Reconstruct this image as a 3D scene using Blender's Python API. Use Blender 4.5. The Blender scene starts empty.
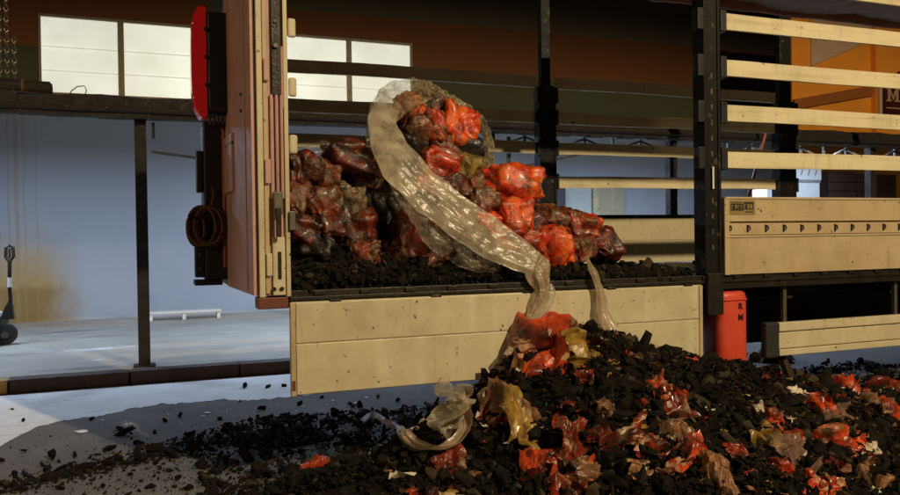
import bpy, bmesh, math, random
from mathutils import Vector, Matrix, noise
R = math.radians
random.seed(7)
scene = bpy.context.scene

# ---------------------------------------------------------------- camera
cam_d = bpy.data.cameras.new("camera")
cam = bpy.data.objects.new("camera", cam_d)
scene.collection.objects.link(cam)
scene.camera = cam
cam_d.sensor_width = 36.0
cam_d.lens = 773.0 / 900.0 * 36.0
cam_d.clip_end = 600.0
yaw, pitch, roll = math.atan(773.0 / 2000.0), 9.5 / 773.0, 0.014
cam.matrix_world = (Matrix.Translation((0, 0, 1.6)) @ Matrix.Rotation(-yaw, 4, 'Z')
                    @ Matrix.Rotation(math.pi / 2 - pitch, 4, 'X') @ Matrix.Rotation(-roll, 4, 'Z'))

# ---------------------------------------------------------------- night sky
world = bpy.data.worlds.new("World")
scene.world = world
world.use_nodes = True
wn = world.node_tree.nodes
bg = wn["Background"]
sky = wn.new("ShaderNodeTexSky")
sky.sky_type = 'NISHITA'
sky.sun_disc = False
sky.sun_elevation = R(-2.0)
sky.sun_rotation = R(155)
world.node_tree.links.new(sky.outputs[0], bg.inputs[0])
bg.inputs[1].default_value = 0.04

# ---------------------------------------------------------------- the street lamp behind the camera (sodium light)
def lamp(name, kind, loc, energy, color, **kw):
    d = bpy.data.lights.new(name, kind)
    d.energy = energy
    d.color = color
    for k, v in kw.items():
        setattr(d, k, v)
    o = bpy.data.objects.new(name, d)
    o.location = loc
    scene.collection.objects.link(o)
    return o

st = lamp("street_or_fill_light", 'SPOT', (6.77, -8.0, 10.5), 8700, (1.0, 0.80, 0.495), spot_size=R(165), spot_blend=0.12, shadow_soft_size=0.14)
st.rotation_euler = (0, 0, 0)
# added unseen fill lamp on the left, brightens the rear door
lamp("street_or_fill_light", 'SPOT', (-9.0, -0.5, 5.2), 800, (1.0, 0.70, 0.36), spot_size=R(172), spot_blend=0.1, shadow_soft_size=0.14)

vs = scene.view_settings
vs.view_transform = 'Standard'
vs.look = 'None'
vs.exposure = 0.0
vs.gamma = 1.0

# ================================================================ helpers
class MB:
    def __init__(s):
        s.v, s.f = [], []
    def box(s, x0, x1, y0, y1, z0, z1):
        b = len(s.v)
        s.v += [(x0, y0, z0), (x1, y0, z0), (x1, y1, z0), (x0, y1, z0), (x0, y0, z1), (x1, y0, z1), (x1, y1, z1), (x0, y1, z1)]
        s.f += [tuple(b + i for i in q) for q in ((3, 2, 1, 0), (4, 5, 6, 7), (0, 1, 5, 4), (1, 2, 6, 5), (2, 3, 7, 6), (3, 0, 4, 7))]
        return s
    def tube(s, pts, r, n=8, caps=True):
        pts = [Vector(p) for p in pts]
        rs = r if isinstance(r, (list, tuple)) else [r] * len(pts)
        b = len(s.v)
        for i, p in enumerate(pts):
            t = (pts[min(i + 1, len(pts) - 1)] - pts[max(i - 1, 0)]).normalized()
            u = t.orthogonal().normalized() if abs(t.z) > .95 else t.cross(Vector((0, 0, 1))).normalized()
            w = t.cross(u)
            for k in range(n):
                a = 2 * math.pi * k / n
                s.v.append(tuple(p + (u * math.cos(a) + w * math.sin(a)) * rs[i]))
        for i in range(len(pts) - 1):
            for k in range(n):
                s.f.append((b + i * n + k, b + i * n + (k + 1) % n, b + (i + 1) * n + (k + 1) % n, b + (i + 1) * n + k))
        if caps:
            s.f.append(tuple(b + k for k in range(n))[::-1])
            s.f.append(tuple(b + (len(pts) - 1) * n + k for k in range(n)))
        return s
    def beam(s, p0, p1, w, d):
        """square bar from p0 to p1 in an XZ-like plane; w across, d along Y"""
        p0, p1 = Vector(p0), Vector(p1)
        t = (p1 - p0).normalized()
        y = Vector((0, 1, 0))
        n = t.cross(y).normalized()
        b = len(s.v)
        for p in (p0, p1):
            for a, c in ((-1, -1), (1, -1), (1, 1), (-1, 1)):
                s.v.append(tuple(p + n * w / 2 * a + y * d / 2 * c))
        s.f += [tuple(b + i for i in q) for q in ((3, 2, 1, 0), (4, 5, 6, 7), (0, 1, 5, 4), (1, 2, 6, 5), (2, 3, 7, 6), (3, 0, 4, 7))]
        return s
    def prism(s, poly, y0, y1):
        """polygon of (x, z), extruded in Y"""
        b = len(s.v); n = len(poly)
        s.v += [(x, y0, z) for x, z in poly] + [(x, y1, z) for x, z in poly]
        s.f.append(tuple(b + i for i in range(n)))
        s.f.append(tuple(b + n + i for i in range(n))[::-1])
        for i in range(n):
            s.f.append((b + (i + 1) % n, b + i, b + n + i, b + n + (i + 1) % n))
        return s
    def mesh(s, name, bevel=0, smooth=False):
        m = bpy.data.meshes.new(name)
        m.from_pydata(s.v, [], s.f)
        bm = bmesh.new(); bm.from_mesh(m)
        bmesh.ops.recalc_face_normals(bm, faces=bm.faces)
        if bevel:
            bmesh.ops.bevel(bm, geom=list(bm.edges), offset=bevel, segments=2, affect='EDGES', profile=.5, clamp_overlap=True)
        bm.to_mesh(m); bm.free()
        if smooth:
            m.shade_smooth()
        m.update()
        return m

def wloc(o):
    p = Vector((0, 0, 0))
    while o:
        p += o.location
        o = o.parent
    return p

def link(name, data, mat=None, parent=None, loc=(0, 0, 0)):
    o = bpy.data.objects.new(name, data)
    scene.collection.objects.link(o)
    if mat is not None and data is not None and not data.materials:
        data.materials.append(mat)
    if parent:
        o.parent = parent
        o.location = Vector(loc) - wloc(parent)
    else:
        o.location = loc
    return o

def part(name, mb, mat, parent, bevel=0, smooth=False, loc=(0, 0, 0)):
    return link(name, mb.mesh(name, bevel, smooth), mat, parent, loc)

def tag(o, label=None, cat=None, group=None, kind=None):
    if label: o["label"] = label
    if cat: o["category"] = cat
    if group: o["group"] = group
    if kind: o["kind"] = kind
    return o

def empty(name, loc, label, cat, group=None):
    o = link(name, None, None, None, loc)
    o.empty_display_size = .1
    return tag(o, label, cat, group)

def again(src, loc, parent):
    """copy of a part, sharing its mesh; loc in world space"""
    c = src.copy()
    scene.collection.objects.link(c)
    c.parent = parent
    c.location = Vector(loc) - (wloc(parent) if parent else Vector((0, 0, 0)))
    for ch in src.children:
        d = ch.copy(); scene.collection.objects.link(d); d.parent = c
    return c

# ---------------------------------------------------------------- materials
class NT:
    def __init__(s, name):
        s.m = bpy.data.materials.new(name)
        s.m.use_nodes = True
        s.t = s.m.node_tree
        s.p = s.t.nodes["Principled BSDF"]
        s.out = s.t.nodes["Material Output"]
    def n(s, typ, **kw):
        x = s.t.nodes.new(typ)
        for k, v in kw.items():
            setattr(x, k, v)
        return x
    def l(s, a, b):
        s.t.links.new(a, b)
    def coords(s, stretch=(1, 1, 1), rnd=True):
        tc = s.n("ShaderNodeTexCoord"); mp = s.n("ShaderNodeMapping")
        s.l(tc.outputs["Object"], mp.inputs["Vector"])
        mp.inputs["Scale"].default_value = stretch
        if rnd:
            oi = s.n("ShaderNodeObjectInfo"); mu = s.n("ShaderNodeMath", operation='MULTIPLY')
            s.l(oi.outputs["Random"], mu.inputs[0]); mu.inputs[1].default_value = 37.0
            s.l(mu.outputs[0], mp.inputs["Location"])
        return mp.outputs[0]
    def noise(s, vec, scale, detail=4, rough=.6, lo=.3, hi=.7):
        x = s.n("ShaderNodeTexNoise"); s.l(vec, x.inputs["Vector"])
        x.inputs["Scale"].default_value = scale; x.inputs["Detail"].default_value = detail; x.inputs["Roughness"].default_value = rough
        r = s.n("ShaderNodeMapRange"); s.l(x.outputs[0], r.inputs[0])
        r.inputs[1].default_value = lo; r.inputs[2].default_value = hi
        return r.outputs[0]
    def voro(s, vec, scale, lo, hi, feature='F1'):
        x = s.n("ShaderNodeTexVoronoi", feature=feature); s.l(vec, x.inputs["Vector"])
        x.inputs["Scale"].default_value = scale
        r = s.n("ShaderNodeMapRange"); s.l(x.outputs["Distance"], r.inputs[0])
        r.inputs[1].default_value = lo; r.inputs[2].default_value = hi; r.inputs[3].default_value = 1; r.inputs[4].default_value = 0
        return r.outputs[0]
    def mix(s, f, a, b):
        x = s.n("ShaderNodeMix", data_type='RGBA')
        if isinstance(f, (int, float)): x.inputs[0].default_value = f
        else: s.l(f, x.inputs[0])
        for i, c in ((6, a), (7, b)):
            if isinstance(c, tuple): x.inputs[i].default_value = (*c[:3], 1)
            else: s.l(c, x.inputs[i])
        return x.outputs[2]
    def math(s, op, a, b):
        x = s.n("ShaderNodeMath", operation=op, use_clamp=(op == 'MULTIPLY'))
        for i, c in ((0, a), (1, b)):
            if isinstance(c, (int, float)): x.inputs[i].default_value = c
            else: s.l(c, x.inputs[i])
        return x.outputs[0]
    def bump(s, h, strength, dist=.01):
        x = s.n("ShaderNodeBump"); s.l(h, x.inputs["Height"])
        x.inputs["Strength"].default_value = strength; x.inputs["Distance"].default_value = dist
        s.l(x.outputs[0], s.p.inputs["Normal"])
    def setp(s, **kw):
        for k, v in kw.items():
            i = s.p.inputs[k.replace('_', ' ')]
            if isinstance(v, (int, float)): i.default_value = v
            elif isinstance(v, tuple): i.default_value = (*v[:3], 1)
            else: s.l(v, i)

def M(name, c1, c2=None, rough=.6, metal=0.0, scale=4, stretch=(1, 1, 1), bump=.15, bscale=60, spots=None, streak=None, coat=0, spec=.5, wear=.15, grime=0):
    t = NT(name)
    v = t.coords(stretch)
    c2 = c2 or tuple(x * .7 for x in c1)
    col = t.mix(t.noise(v, scale, 6, .65), c1, c2)
    if streak:
        sc, amt, sx = streak
        v2 = t.coords(sx)
        col = t.mix(t.math('MULTIPLY', t.noise(v2, 1.0, 3, .5, .52, .75), amt), col, sc)
    if grime:
        col = t.mix(t.math('MULTIPLY', t.noise(t.coords((1, 1, 1)), 1.8, 7, .7, .48, .75), grime), col, (.21, .16, .10))
        col = t.mix(t.math('MULTIPLY', t.noise(t.coords((6, 6, .8)), 2.2, 6, .7, .58, .74), grime * .8), col, (.12, .08, .045))
    if spots:
        sc, sca, th = spots
        v3 = t.coords((1, 1, 1))
        big = t.noise(v3, 1.4, 3, .6, .30, .56)
        col = t.mix(t.math('MULTIPLY', t.noise(v3, sca * 3.2, 3, .55, .70 - .25 * th, .725 - .25 * th), big), col, sc)
        col = t.mix(t.math('MULTIPLY', t.math('MULTIPLY', t.noise(v3, sca * 6, 2, .5, .74 - .2 * th, .76 - .2 * th), big), .8), col, sc)
    t.setp(Base_Color=col, Metallic=metal, Coat_Weight=coat)
    t.p.inputs["Specular IOR Level"].default_value = spec
    rr = t.n("ShaderNodeMapRange"); t.l(t.noise(v, 9, 5, .6, .25, .75), rr.inputs[0])
    rr.inputs[3].default_value = max(.03, rough - wear); rr.inputs[4].default_value = min(1, rough + wear)
    t.l(rr.outputs[0], t.p.inputs["Roughness"])
    if bump:
        t.bump(t.noise(t.coords((1, 1, 1)), bscale, 4, .6, .2, .8), bump, .004)
    return t.m

CREAM = (.66, .57, .37); CREAM2 = (.58, .49, .30)
m_cream = M("cream_paint", CREAM, CREAM2, .42, scale=2.5, bump=.08, spots=((.05, .035, .02), 8, .1), streak=((.74, .68, .50), .6, (9, 9, .6)), grime=.38)
m_board = M("board_paint", (.58, .45, .27), (.50, .37, .2), .4, scale=2, bump=.05, spots=((.1, .06, .03), 6, .07), streak=((.45, .3, .16), .4, (1.2, 1, 5)), grime=.4)
m_wood = M("slat_timber", (.80, .70, .45), (.73, .62, .38), .55, scale=5, stretch=(.6, 6, 14), bump=.12, bscale=90, spots=((.2, .13, .05), 3.2, .11), streak=((.42, .3, .15), .5, (.8, 3, 20)), grime=.4)
m_post = M("black_steel", (.008, .007, .005), (.004, .0035, .003), .55, .0, scale=10, bump=.3, bscale=70, spots=((.09, .06, .03), 3.5, .25), spec=.25)
m_black = M("black_plastic", (.007, .007, .007), (.011, .010, .009), .5, scale=6, bump=.1)
m_rail = M("dirty_rail", (.035, .028, .02), (.015, .012, .01), .42, .4, scale=12, bump=.5, bscale=55, spots=((.14, .1, .06), 18, .13))
m_chass = M("chassis_steel", (.02, .014, .012), (.04, .02, .016), .6, .2)
m_pink = M("pink_paint_and_glow", (.60, .355, .31), (.52, .30, .26), .6, scale=3, bump=.08, spots=((.06, .03, .02), 7, .1), streak=((.5, .26, .19), .5, (9, 9, .6)), grime=.5)  # pink carries the tail lamp's red glow on cream paint
m_zinc = M("dull_zinc", (.2, .18, .14), (.1, .085, .06), .45, .6, scale=20)
m_redb = M("rust_brown_paint", (.2, .05, .025), (.12, .035, .02), .55, scale=8)
m_lens = M("red_lens", (.5, .006, .008), (.42, .004, .006), .12, scale=2, bump=.02, coat=.6, wear=.03)
m_lens.node_tree.nodes["Principled BSDF"].inputs["Emission Color"].default_value = (1, .02, .015, 1)
m_lens.node_tree.nodes["Principled BSDF"].inputs["Emission Strength"].default_value = .10   # a lit tail lamp
m_case = M("red_case_plastic", (.74, .085, .04), (.62, .065, .03), .42, scale=5, bump=.06, spots=((.2, .02, .012), 3, .1))
m_tarp = M("grey_tarp", (.36, .25, .18), (.2, .13, .09), .6, scale=6, bump=.3, bscale=15, spots=((.2, .14, .09), 5, .3))
m_tarpr = M("red_tarp_edge", (.3, .1, .06), (.2, .07, .045), .6, scale=9)
m_rope = M("hemp_rope", (.13, .065, .035), (.07, .035, .02), .85, scale=40, bump=.6)
m_kerb = M("kerb_stone", (.085, .045, .03), (.045, .025, .018), .75, scale=7, bump=.5, bscale=40)
m_kerby = M("yellow_kerb_paint", (.55, .33, .04), (.4, .22, .03), .6, scale=7, bump=.3)
m_canopy = M("canopy_steel", (.010, .007, .005), (.02, .012, .008), .8, .0, scale=7, bump=.5, bscale=30, spots=((.16, .12, .09), 9, .12))
m_truss = M("truss_paint", (.035, .034, .034), (.06, .055, .05), .55)
m_trussw = M("white_truss_paint", (.5, .47, .42), (.38, .35, .3), .5)
m_frame = M("window_frame", (.26, .2, .11), (.2, .15, .08), .5)
m_white = M("white_board", (.72, .72, .68), (.62, .61, .56), .5, scale=4)
m_brown = M("brown_crate", (.055, .022, .012), (.035, .015, .009), .6, scale=8)
m_orange = M("orange_render", (.80, .29, .02), (.70, .24, .018), .7, scale=1.5, bump=.3, bscale=50)
m_orange2 = M("fork_and_shadow_orange", (.3, .09, .012), (.24, .07, .01), .7, scale=3)  # fork colour, also the shadow stripe painted on the orange wall
m_beige = M("beige_strip_and_shading", (.5, .33, .22), (.42, .27, .18), .7, scale=3)  # sign edge colour, also the shading triangle painted on the orange wall
m_sign = M("maroon_sign", (.05, .008, .006), (.035, .006, .005), .4)
m_letter = M("sign_letter", (.42, .27, .17), (.36, .22, .13), .5)
m_dark = M("print_black", (.02, .016, .012), (.03, .022, .016), .5)
m_label = M("label_plate", (.34, .24, .09), (.26, .18, .06), .4, scale=20)
m_rubber = M("rubber", (.016, .015, .014), (.026, .024, .022), .8)
m_pole = M("red_pole", (.36, .085, .05), (.24, .055, .03), .5)
m_silver = M("silver_foil", (.7, .7, .7), (.5, .5, .5), .2, .6, scale=6, bump=.4, bscale=14)

def bag_mat(name, cols, glossy=.3, dirt=.5):
    """printed plastic or paper sack: base print colour, a second panel colour, pale lettering-like bars, soot"""
    t = NT(name); v = t.coords()
    a, b, c = cols
    col = t.mix(t.noise(v, 2.4, 2, .5, .46, .54), a, b)
    vs_ = t.coords((1.2, 1.2, 6))
    msk = t.noise(t.coords(), 2.8, 2, .5, .5, .56)
    col = t.mix(t.math('MULTIPLY', t.math('MULTIPLY', t.noise(vs_, 6, 2, .5, .54, .57), msk), .9), col, c)
    v2 = t.coords()
    col = t.mix(t.math('MULTIPLY', t.noise(v2, 4.5, 8, .74, .55 - .14 * dirt, .68 - .06 * dirt), .95), col, (.016, .012, .009))
    t.setp(Base_Color=col, Roughness=glossy, Coat_Weight=.22)
    t.p.inputs["Coat Roughness"].default_value = .2
    t.bump(t.noise(v2, 20, 5, .65, .2, .8), .45, .010)
    return t.m
BAGM = {
 'o': bag_mat("bag_orange", ((.86, .125, .014), (.64, .045, .009), (.42, .17, .05)), .24, .5),
 'r': bag_mat("bag_red", ((.64, .045, .009), (.26, .04, .012), (.50, .25, .1)), .24, .75),
 'd': bag_mat("bag_dark_red", ((.20, .022, .008), (.08, .024, .010), (.28, .14, .06)), .26, .98),
 'b': bag_mat("bag_brown", ((.17, .075, .025), (.26, .042, .013), (.40, .26, .13)), .28, .85),
 't': bag_mat("bag_tan", ((.26, .17, .08), (.13, .09, .045), (.60, .52, .38)), .3, .85),
 'k': bag_mat("bag_black", ((.03, .02, .015), (.015, .012, .01), (.12, .07, .04)), .28, 1.0),
 'y': bag_mat("bag_olive", ((.33, .22, .04), (.22, .15, .03), (.12, .1, .03)), .28, .4),
}
SCRM = {
 'R': bag_mat("scrap_red", ((.68, .07, .013), (.24, .028, .010), (.66, .40, .22)), .28, 1.1),
 'Y': bag_mat("scrap_olive", ((.36, .21, .035), (.26, .15, .025), (.2, .1, .03)), .4, .2),
 'T': bag_mat("scrap_tan", ((.28, .125, .05), (.2, .09, .04), (.44, .28, .14)), .45, .6),
 'W': bag_mat("scrap_white", ((.72, .64, .5), (.62, .5, .36), (.5, .4, .3)), .5, .1),
}
def film_mat(name, col, alpha, tint_scale=3.0):
    t = NT(name); v = t.coords((1, 1, 1))
    c = t.mix(t.noise(v, tint_scale, 5, .6), col, tuple(x * .62 for x in col))
    c = t.mix(t.math('MULTIPLY', t.noise(v, 11, 6, .7, .58, .76), .45), c, (.12, .085, .05))
    t.setp(Base_Color=c, Roughness=.27)
    t.p.inputs["Specular IOR Level"].default_value = .7
    t.p.inputs["Coat Weight"].default_value = .15
    t.bump(t.noise(t.coords((1, 1, 1)), 16, 4, .6, .2, .8), .35, .012)
    tl = t.n("ShaderNodeBsdfTranslucent"); t.l(c, tl.inputs[0])
    mx = t.n("ShaderNodeMixShader"); mx.inputs[0].default_value = .25
    t.l(t.p.outputs[0], mx.inputs[1]); t.l(tl.outputs[0], mx.inputs[2])
    tr = t.n("ShaderNodeBsdfTransparent")
    m2 = t.n("ShaderNodeMixShader")
    f = t.n("ShaderNodeMapRange"); t.l(t.noise(v, 7, 4, .6, .35, .65), f.inputs[0])
    f.inputs[3].default_value = max(0, alpha - .3); f.inputs[4].default_value = min(1, alpha + .3)
    t.l(f.outputs[0], m2.inputs[0]); t.l(mx.outputs[0], m2.inputs[1]); t.l(tr.outputs[0], m2.inputs[2])
    t.l(m2.outputs[0], t.out.inputs[0])
    return t.m
m_film = film_mat("stretch_film", (.70, .60, .42), .30)
m_filmc = film_mat("clear_film", (.5, .42, .3), .68)
m_filmh = film_mat("hood_film", (.46, .37, .2), .45)
m_filmd = film_mat("dusty_film", (.62, .46, .30), .06)
SCRM['C'] = film_mat("printed_clear_film", (.5, .3, .2), .45)

def coal_mat():
    t = NT("charcoal"); v = t.coords((1, 1, 1), rnd=False)
    g = t.n("ShaderNodeNewGeometry")
    col = t.mix(t.noise(v, 14, 4, .6, .35, .7), (.006, .005, .004), (.019, .015, .010))
    r = t.n("ShaderNodeMath", operation='GREATER_THAN'); t.l(g.outputs["Random Per Island"], r.inputs[0]); r.inputs[1].default_value = .88
    col = t.mix(t.math('MULTIPLY', r.outputs[0], .5), col, (.095, .07, .04))
    t.setp(Base_Color=col, Roughness=.85)
    t.p.inputs['Specular IOR Level'].default_value = .12
    t.bump(t.noise(v, 90, 4, .6, .2, .8), .6, .006)
    return t.m
m_coal = coal_mat()
m_lump = M('charcoal_lump', (.010, .008, .006), (.018, .014, .010), .95, scale=20, bump=.4, spec=.02)

def asphalt_mat():
    t = NT("asphalt"); v = t.coords((1, 1, 1), rnd=False)
    col = t.mix(t.noise(v, 1.1, 5, .6, .35, .65), (.19, .168, .142), (.11, .10, .088))
    col = t.mix(t.voro(v, 62, .12, .40), col, (.36, .32, .27))
    col = t.mix(t.math('MULTIPLY', t.noise(v, 300, 2, .5, .5, .7), .6), col, (.04, .035, .03))
    col = t.mix(t.math('MULTIPLY', t.noise(t.coords((1, .5, 1), rnd=False), 2.0, 6, .7, .55, .72), .45), col, (.04, .031, .024))
    t.setp(Base_Color=col, Roughness=.8)
    t.bump(t.voro(v, 62, .0, .6), 1.0, .012)
    return t.m
m_asph = asphalt_mat()

def concrete_mat():
    t = NT("platform_concrete"); v = t.coords((1, 1, 1), rnd=False)
    col = t.mix(t.noise(v, .9, 6, .65, .35, .65), (.45, .41, .33), (.34, .31, .25))
    v2 = t.coords((.55, 1.6, 1), rnd=False)
    col = t.mix(t.math('MULTIPLY', t.noise(v2, 1.0, 7, .62, .56, .68), .75), col, (.16, .15, .15))
    col = t.mix(t.math('MULTIPLY', t.noise(v2, 1.7, 6, .7, .60, .70), .8), col, (.68, .68, .70))
    t.setp(Base_Color=col, Roughness=.55)
    t.bump(t.noise(v, 60, 4, .6, .2, .8), .25, .005)
    return t.m
m_conc = concrete_mat()

def powder_mat():
    t = NT("white_powder"); v = t.coords((1, 1, 1), rnd=False)
    col = t.mix(t.noise(v, 1.6, 6, .7, .35, .7), (.90, .89, .87), (.70, .69, .67))
    col = t.mix(t.math('MULTIPLY', t.noise(t.coords((.7, 2.2, 1), rnd=False), 3.2, 6, .7, .6, .7), .7), col, (.2, .19, .18))
    t.setp(Base_Color=col, Roughness=.7)
    t.bump(t.noise(v, 25, 5, .65, .2, .8), .35, .01)
    return t.m
m_powder = powder_mat()

def bluewall_mat():
    t = NT("pale_blue_wall"); v = t.coords((1, 1, 1), rnd=False)
    col = t.mix(t.noise(v, .5, 5, .6, .3, .7), (.60, .62, .66), (.52, .545, .60))
    tc = t.n("ShaderNodeTexCoord"); sp = t.n("ShaderNodeSeparateXYZ"); t.l(tc.outputs["Object"], sp.inputs[0])
    def band(out, a, b, c, d):     # 0 below a, 1 between b and c, 0 above d
        r1 = t.n("ShaderNodeMapRange", interpolation_type='SMOOTHSTEP'); t.l(out, r1.inputs[0]); r1.inputs[1].default_value = a; r1.inputs[2].default_value = b
        r2 = t.n("ShaderNodeMapRange", interpolation_type='SMOOTHSTEP'); t.l(out, r2.inputs[0]); r2.inputs[1].default_value = d; r2.inputs[2].default_value = c
        return t.math('MULTIPLY', r1.outputs[0], r2.outputs[0])
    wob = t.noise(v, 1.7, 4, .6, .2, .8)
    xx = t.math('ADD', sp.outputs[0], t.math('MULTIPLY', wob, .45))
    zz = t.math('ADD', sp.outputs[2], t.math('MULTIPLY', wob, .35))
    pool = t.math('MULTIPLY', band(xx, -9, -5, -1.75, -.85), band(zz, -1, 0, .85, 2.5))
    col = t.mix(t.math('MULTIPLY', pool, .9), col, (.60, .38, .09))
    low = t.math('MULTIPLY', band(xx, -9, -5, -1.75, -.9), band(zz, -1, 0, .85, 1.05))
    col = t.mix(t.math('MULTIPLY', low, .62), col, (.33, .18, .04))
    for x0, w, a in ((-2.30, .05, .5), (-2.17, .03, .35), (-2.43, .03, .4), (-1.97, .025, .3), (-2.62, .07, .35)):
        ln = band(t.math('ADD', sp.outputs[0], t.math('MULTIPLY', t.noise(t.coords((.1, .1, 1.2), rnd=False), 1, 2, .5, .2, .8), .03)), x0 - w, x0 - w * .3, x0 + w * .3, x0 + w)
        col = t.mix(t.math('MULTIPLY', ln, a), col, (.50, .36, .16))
    t.setp(Base_Color=col, Roughness=.75)
    t.bump(t.noise(v, 30, 4, .6, .2, .8), .12, .006)
    return t.m
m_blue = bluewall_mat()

def facade_mat():
    """painted bands: olive green, rust orange, olive grey (by height on the wall)"""
    t = NT("banded_facade_paint"); v = t.coords((1, 1, 1), rnd=False)
    tc = t.n("ShaderNodeTexCoord"); sp = t.n("ShaderNodeSeparateXYZ"); t.l(tc.outputs["Object"], sp.inputs[0])
    def step(z):
        r = t.n("ShaderNodeMath", operation='GREATER_THAN'); t.l(sp.outputs[2], r.inputs[0]); r.inputs[1].default_value = z
        return r.outputs[0]
    col = t.mix(step(5.30), (.05, .06, .028), (.17, .05, .008))
    col = t.mix(step(6.43), col, (.10, .085, .05))
    col = t.mix(t.math('MULTIPLY', t.noise(v, 1.2, 6, .65, .3, .75), .35), col, (.08, .05, .02))
    t.setp(Base_Color=col, Roughness=.8)
    t.bump(t.noise(v, 30, 4, .6, .2, .8), .2, .006)
    return t.m
m_facade = facade_mat()

def pane_mat():
    t = NT("lit_frosted_pane"); v = t.coords((1, 1, 1), rnd=False)
    tc = t.n("ShaderNodeTexCoord"); sp = t.n("ShaderNodeSeparateXYZ"); t.l(tc.outputs["Object"], sp.inputs[0])
    col = t.mix(t.noise(v, 1.3, 4, .6, .3, .7), (.82, .83, .74), (.64, .64, .54))
    t.setp(Base_Color=(.6, .6, .55), Roughness=.5, Emission_Color=col, Emission_Strength=.88)
    tl = t.n("ShaderNodeBsdfTranslucent"); tl.inputs[0].default_value = (.8, .82, .75, 1)
    mx = t.n("ShaderNodeMixShader"); mx.inputs[0].default_value = .3
    t.l(t.p.outputs[0], mx.inputs[1]); t.l(tl.outputs[0], mx.inputs[2]); t.l(mx.outputs[0], t.out.inputs[0])
    return t.m
m_pane = pane_mat()
m_joint = m_pane.copy(); m_joint.name = "pane_joint"
m_joint.node_tree.nodes["Principled BSDF"].inputs["Emission Strength"].default_value = .55
def tube_mat():
    t = NT("lit_tube")
    t.setp(Base_Color=(.8, .8, .8), Emission_Color=(.75, .86, 1.0), Emission_Strength=6.0)
    return t.m
m_tube = tube_mat()

# ================================================================ SETTING
g = MB(); S_ = 160
g.v = [(-S_, -S_, 0), (S_, -S_, 0), (S_, S_, 0), (-S_, S_, 0)]; g.f = [(0, 1, 2, 3)]
tag(link("ground", g.mesh("ground"), m_asph), kind="structure")
pl = MB().box(-16, 30, 9.62, 16.2, -.05, .15)
tag(link("platform", pl.mesh("platform", .01), m_conc), kind="structure")
# kerb of separate stones along the platform edge
kerb = tag(link("kerb", MB().box(-16, 30, 9.46, 9.618, -.05, .135).mesh("kerb"), m_kerb), kind="structure")
ks = None
x = -7.44
while x < 13:
    L_ = 1.18
    yellow = x < -2.0 and x > -3.0
    mb = MB().box(0, L_, 9.40, 9.612, 0, .152 + random.uniform(-.006, .004))
    o = part("kerb_stone", mb, m_kerby if yellow else m_kerb, kerb, .012, loc=(x, random.uniform(-.008, .004), 0))
    if yellow: o["label"] = "kerb stone painted yellow"
    x += 1.2

# white powder swept along the kerb
def powder(name, low, y_top, label):
    """strip with a ragged lower edge; one column after another, so it never overlaps itself"""
    bm = bmesh.new()
    prev = None
    x = low[0][0]
    while x < low[-1][0]:
        for q in range(len(low) - 1):
            if low[q][0] <= x <= low[q + 1][0]:
                t = (x - low[q][0]) / (low[q + 1][0] - low[q][0]); yl = low[q][1] + (low[q + 1][1] - low[q][1]) * t
        yl += .10 * noise.noise(Vector((x * 2.3, 1.7, 0))) + .09 * noise.noise(Vector((x * 7, 5.1, 0))) + .06 * noise.noise(Vector((x * 19, 2.2, 0))) + .03 * noise.noise(Vector((x * 47, 9, 0)))
        yl = min(yl, y_top - .05)
        yu = y_top + .02 * noise.noise(Vector((x * 9, 3, 3)))
        cur = [bm.verts.new((x, yl + (yu - yl) * k / 6, .004)) for k in range(7)]
        if prev:
            for k in range(6):
                bm.faces.new((prev[k], cur[k], cur[k + 1], prev[k + 1]))
        prev = cur
        x += .02
    rp = random.Random(8)
    for q in range(26):      # loose flecks in front of the edge
        cx = rp.uniform(-.9, 2.0)
        cy = 7.62 - abs(rp.gauss(0, .3)) - (.35 if cx < -.5 else 0)
        rr_ = .022 * math.exp(rp.gauss(-.6, .5))
        bm.faces.new([bm.verts.new((cx + 1.2 * rr_ * math.cos(a) * rp.uniform(.5, 1.2), cy + rr_ * math.sin(a) * rp.uniform(.5, 1.2), .008)) for a in [2 * math.pi * w_ / 9 for w_ in range(9)]])
    m = bpy.data.meshes.new(name); bm.to_mesh(m); bm.free()
    o = link(name, m, m_powder)
    tag(o, label, "powder", kind="stuff")
powder("powder_spill", [(-4.5, 6.6), (-1.9, 6.75), (-1.16, 6.96), (-1.04, 7.3), (-.95, 7.6), (-.6, 7.82), (-.1, 8.02), (.5, 8.12), (.9, 7.98), (1.4, 7.95), (2.4, 8.2), (3.4, 8.6), (4.5, 8.85), (5.6, 8.95), (6.4, 8.8), (7.2, 9.0), (9.5, 8.95), (12, 9.0)], 9.30,
       "white powder spread on the asphalt along the dark kerb")

# ================================================================ WAREHOUSE behind the canopy
WY = 16.3
wh = empty("warehouse", (2, WY, 0), "warehouse with pale blue lower wall and dark orange and olive bands above", "building")
part("lower_wall", MB().box(-16, 24, WY, WY + .3, 0, 4.2), m_blue, wh)
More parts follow.
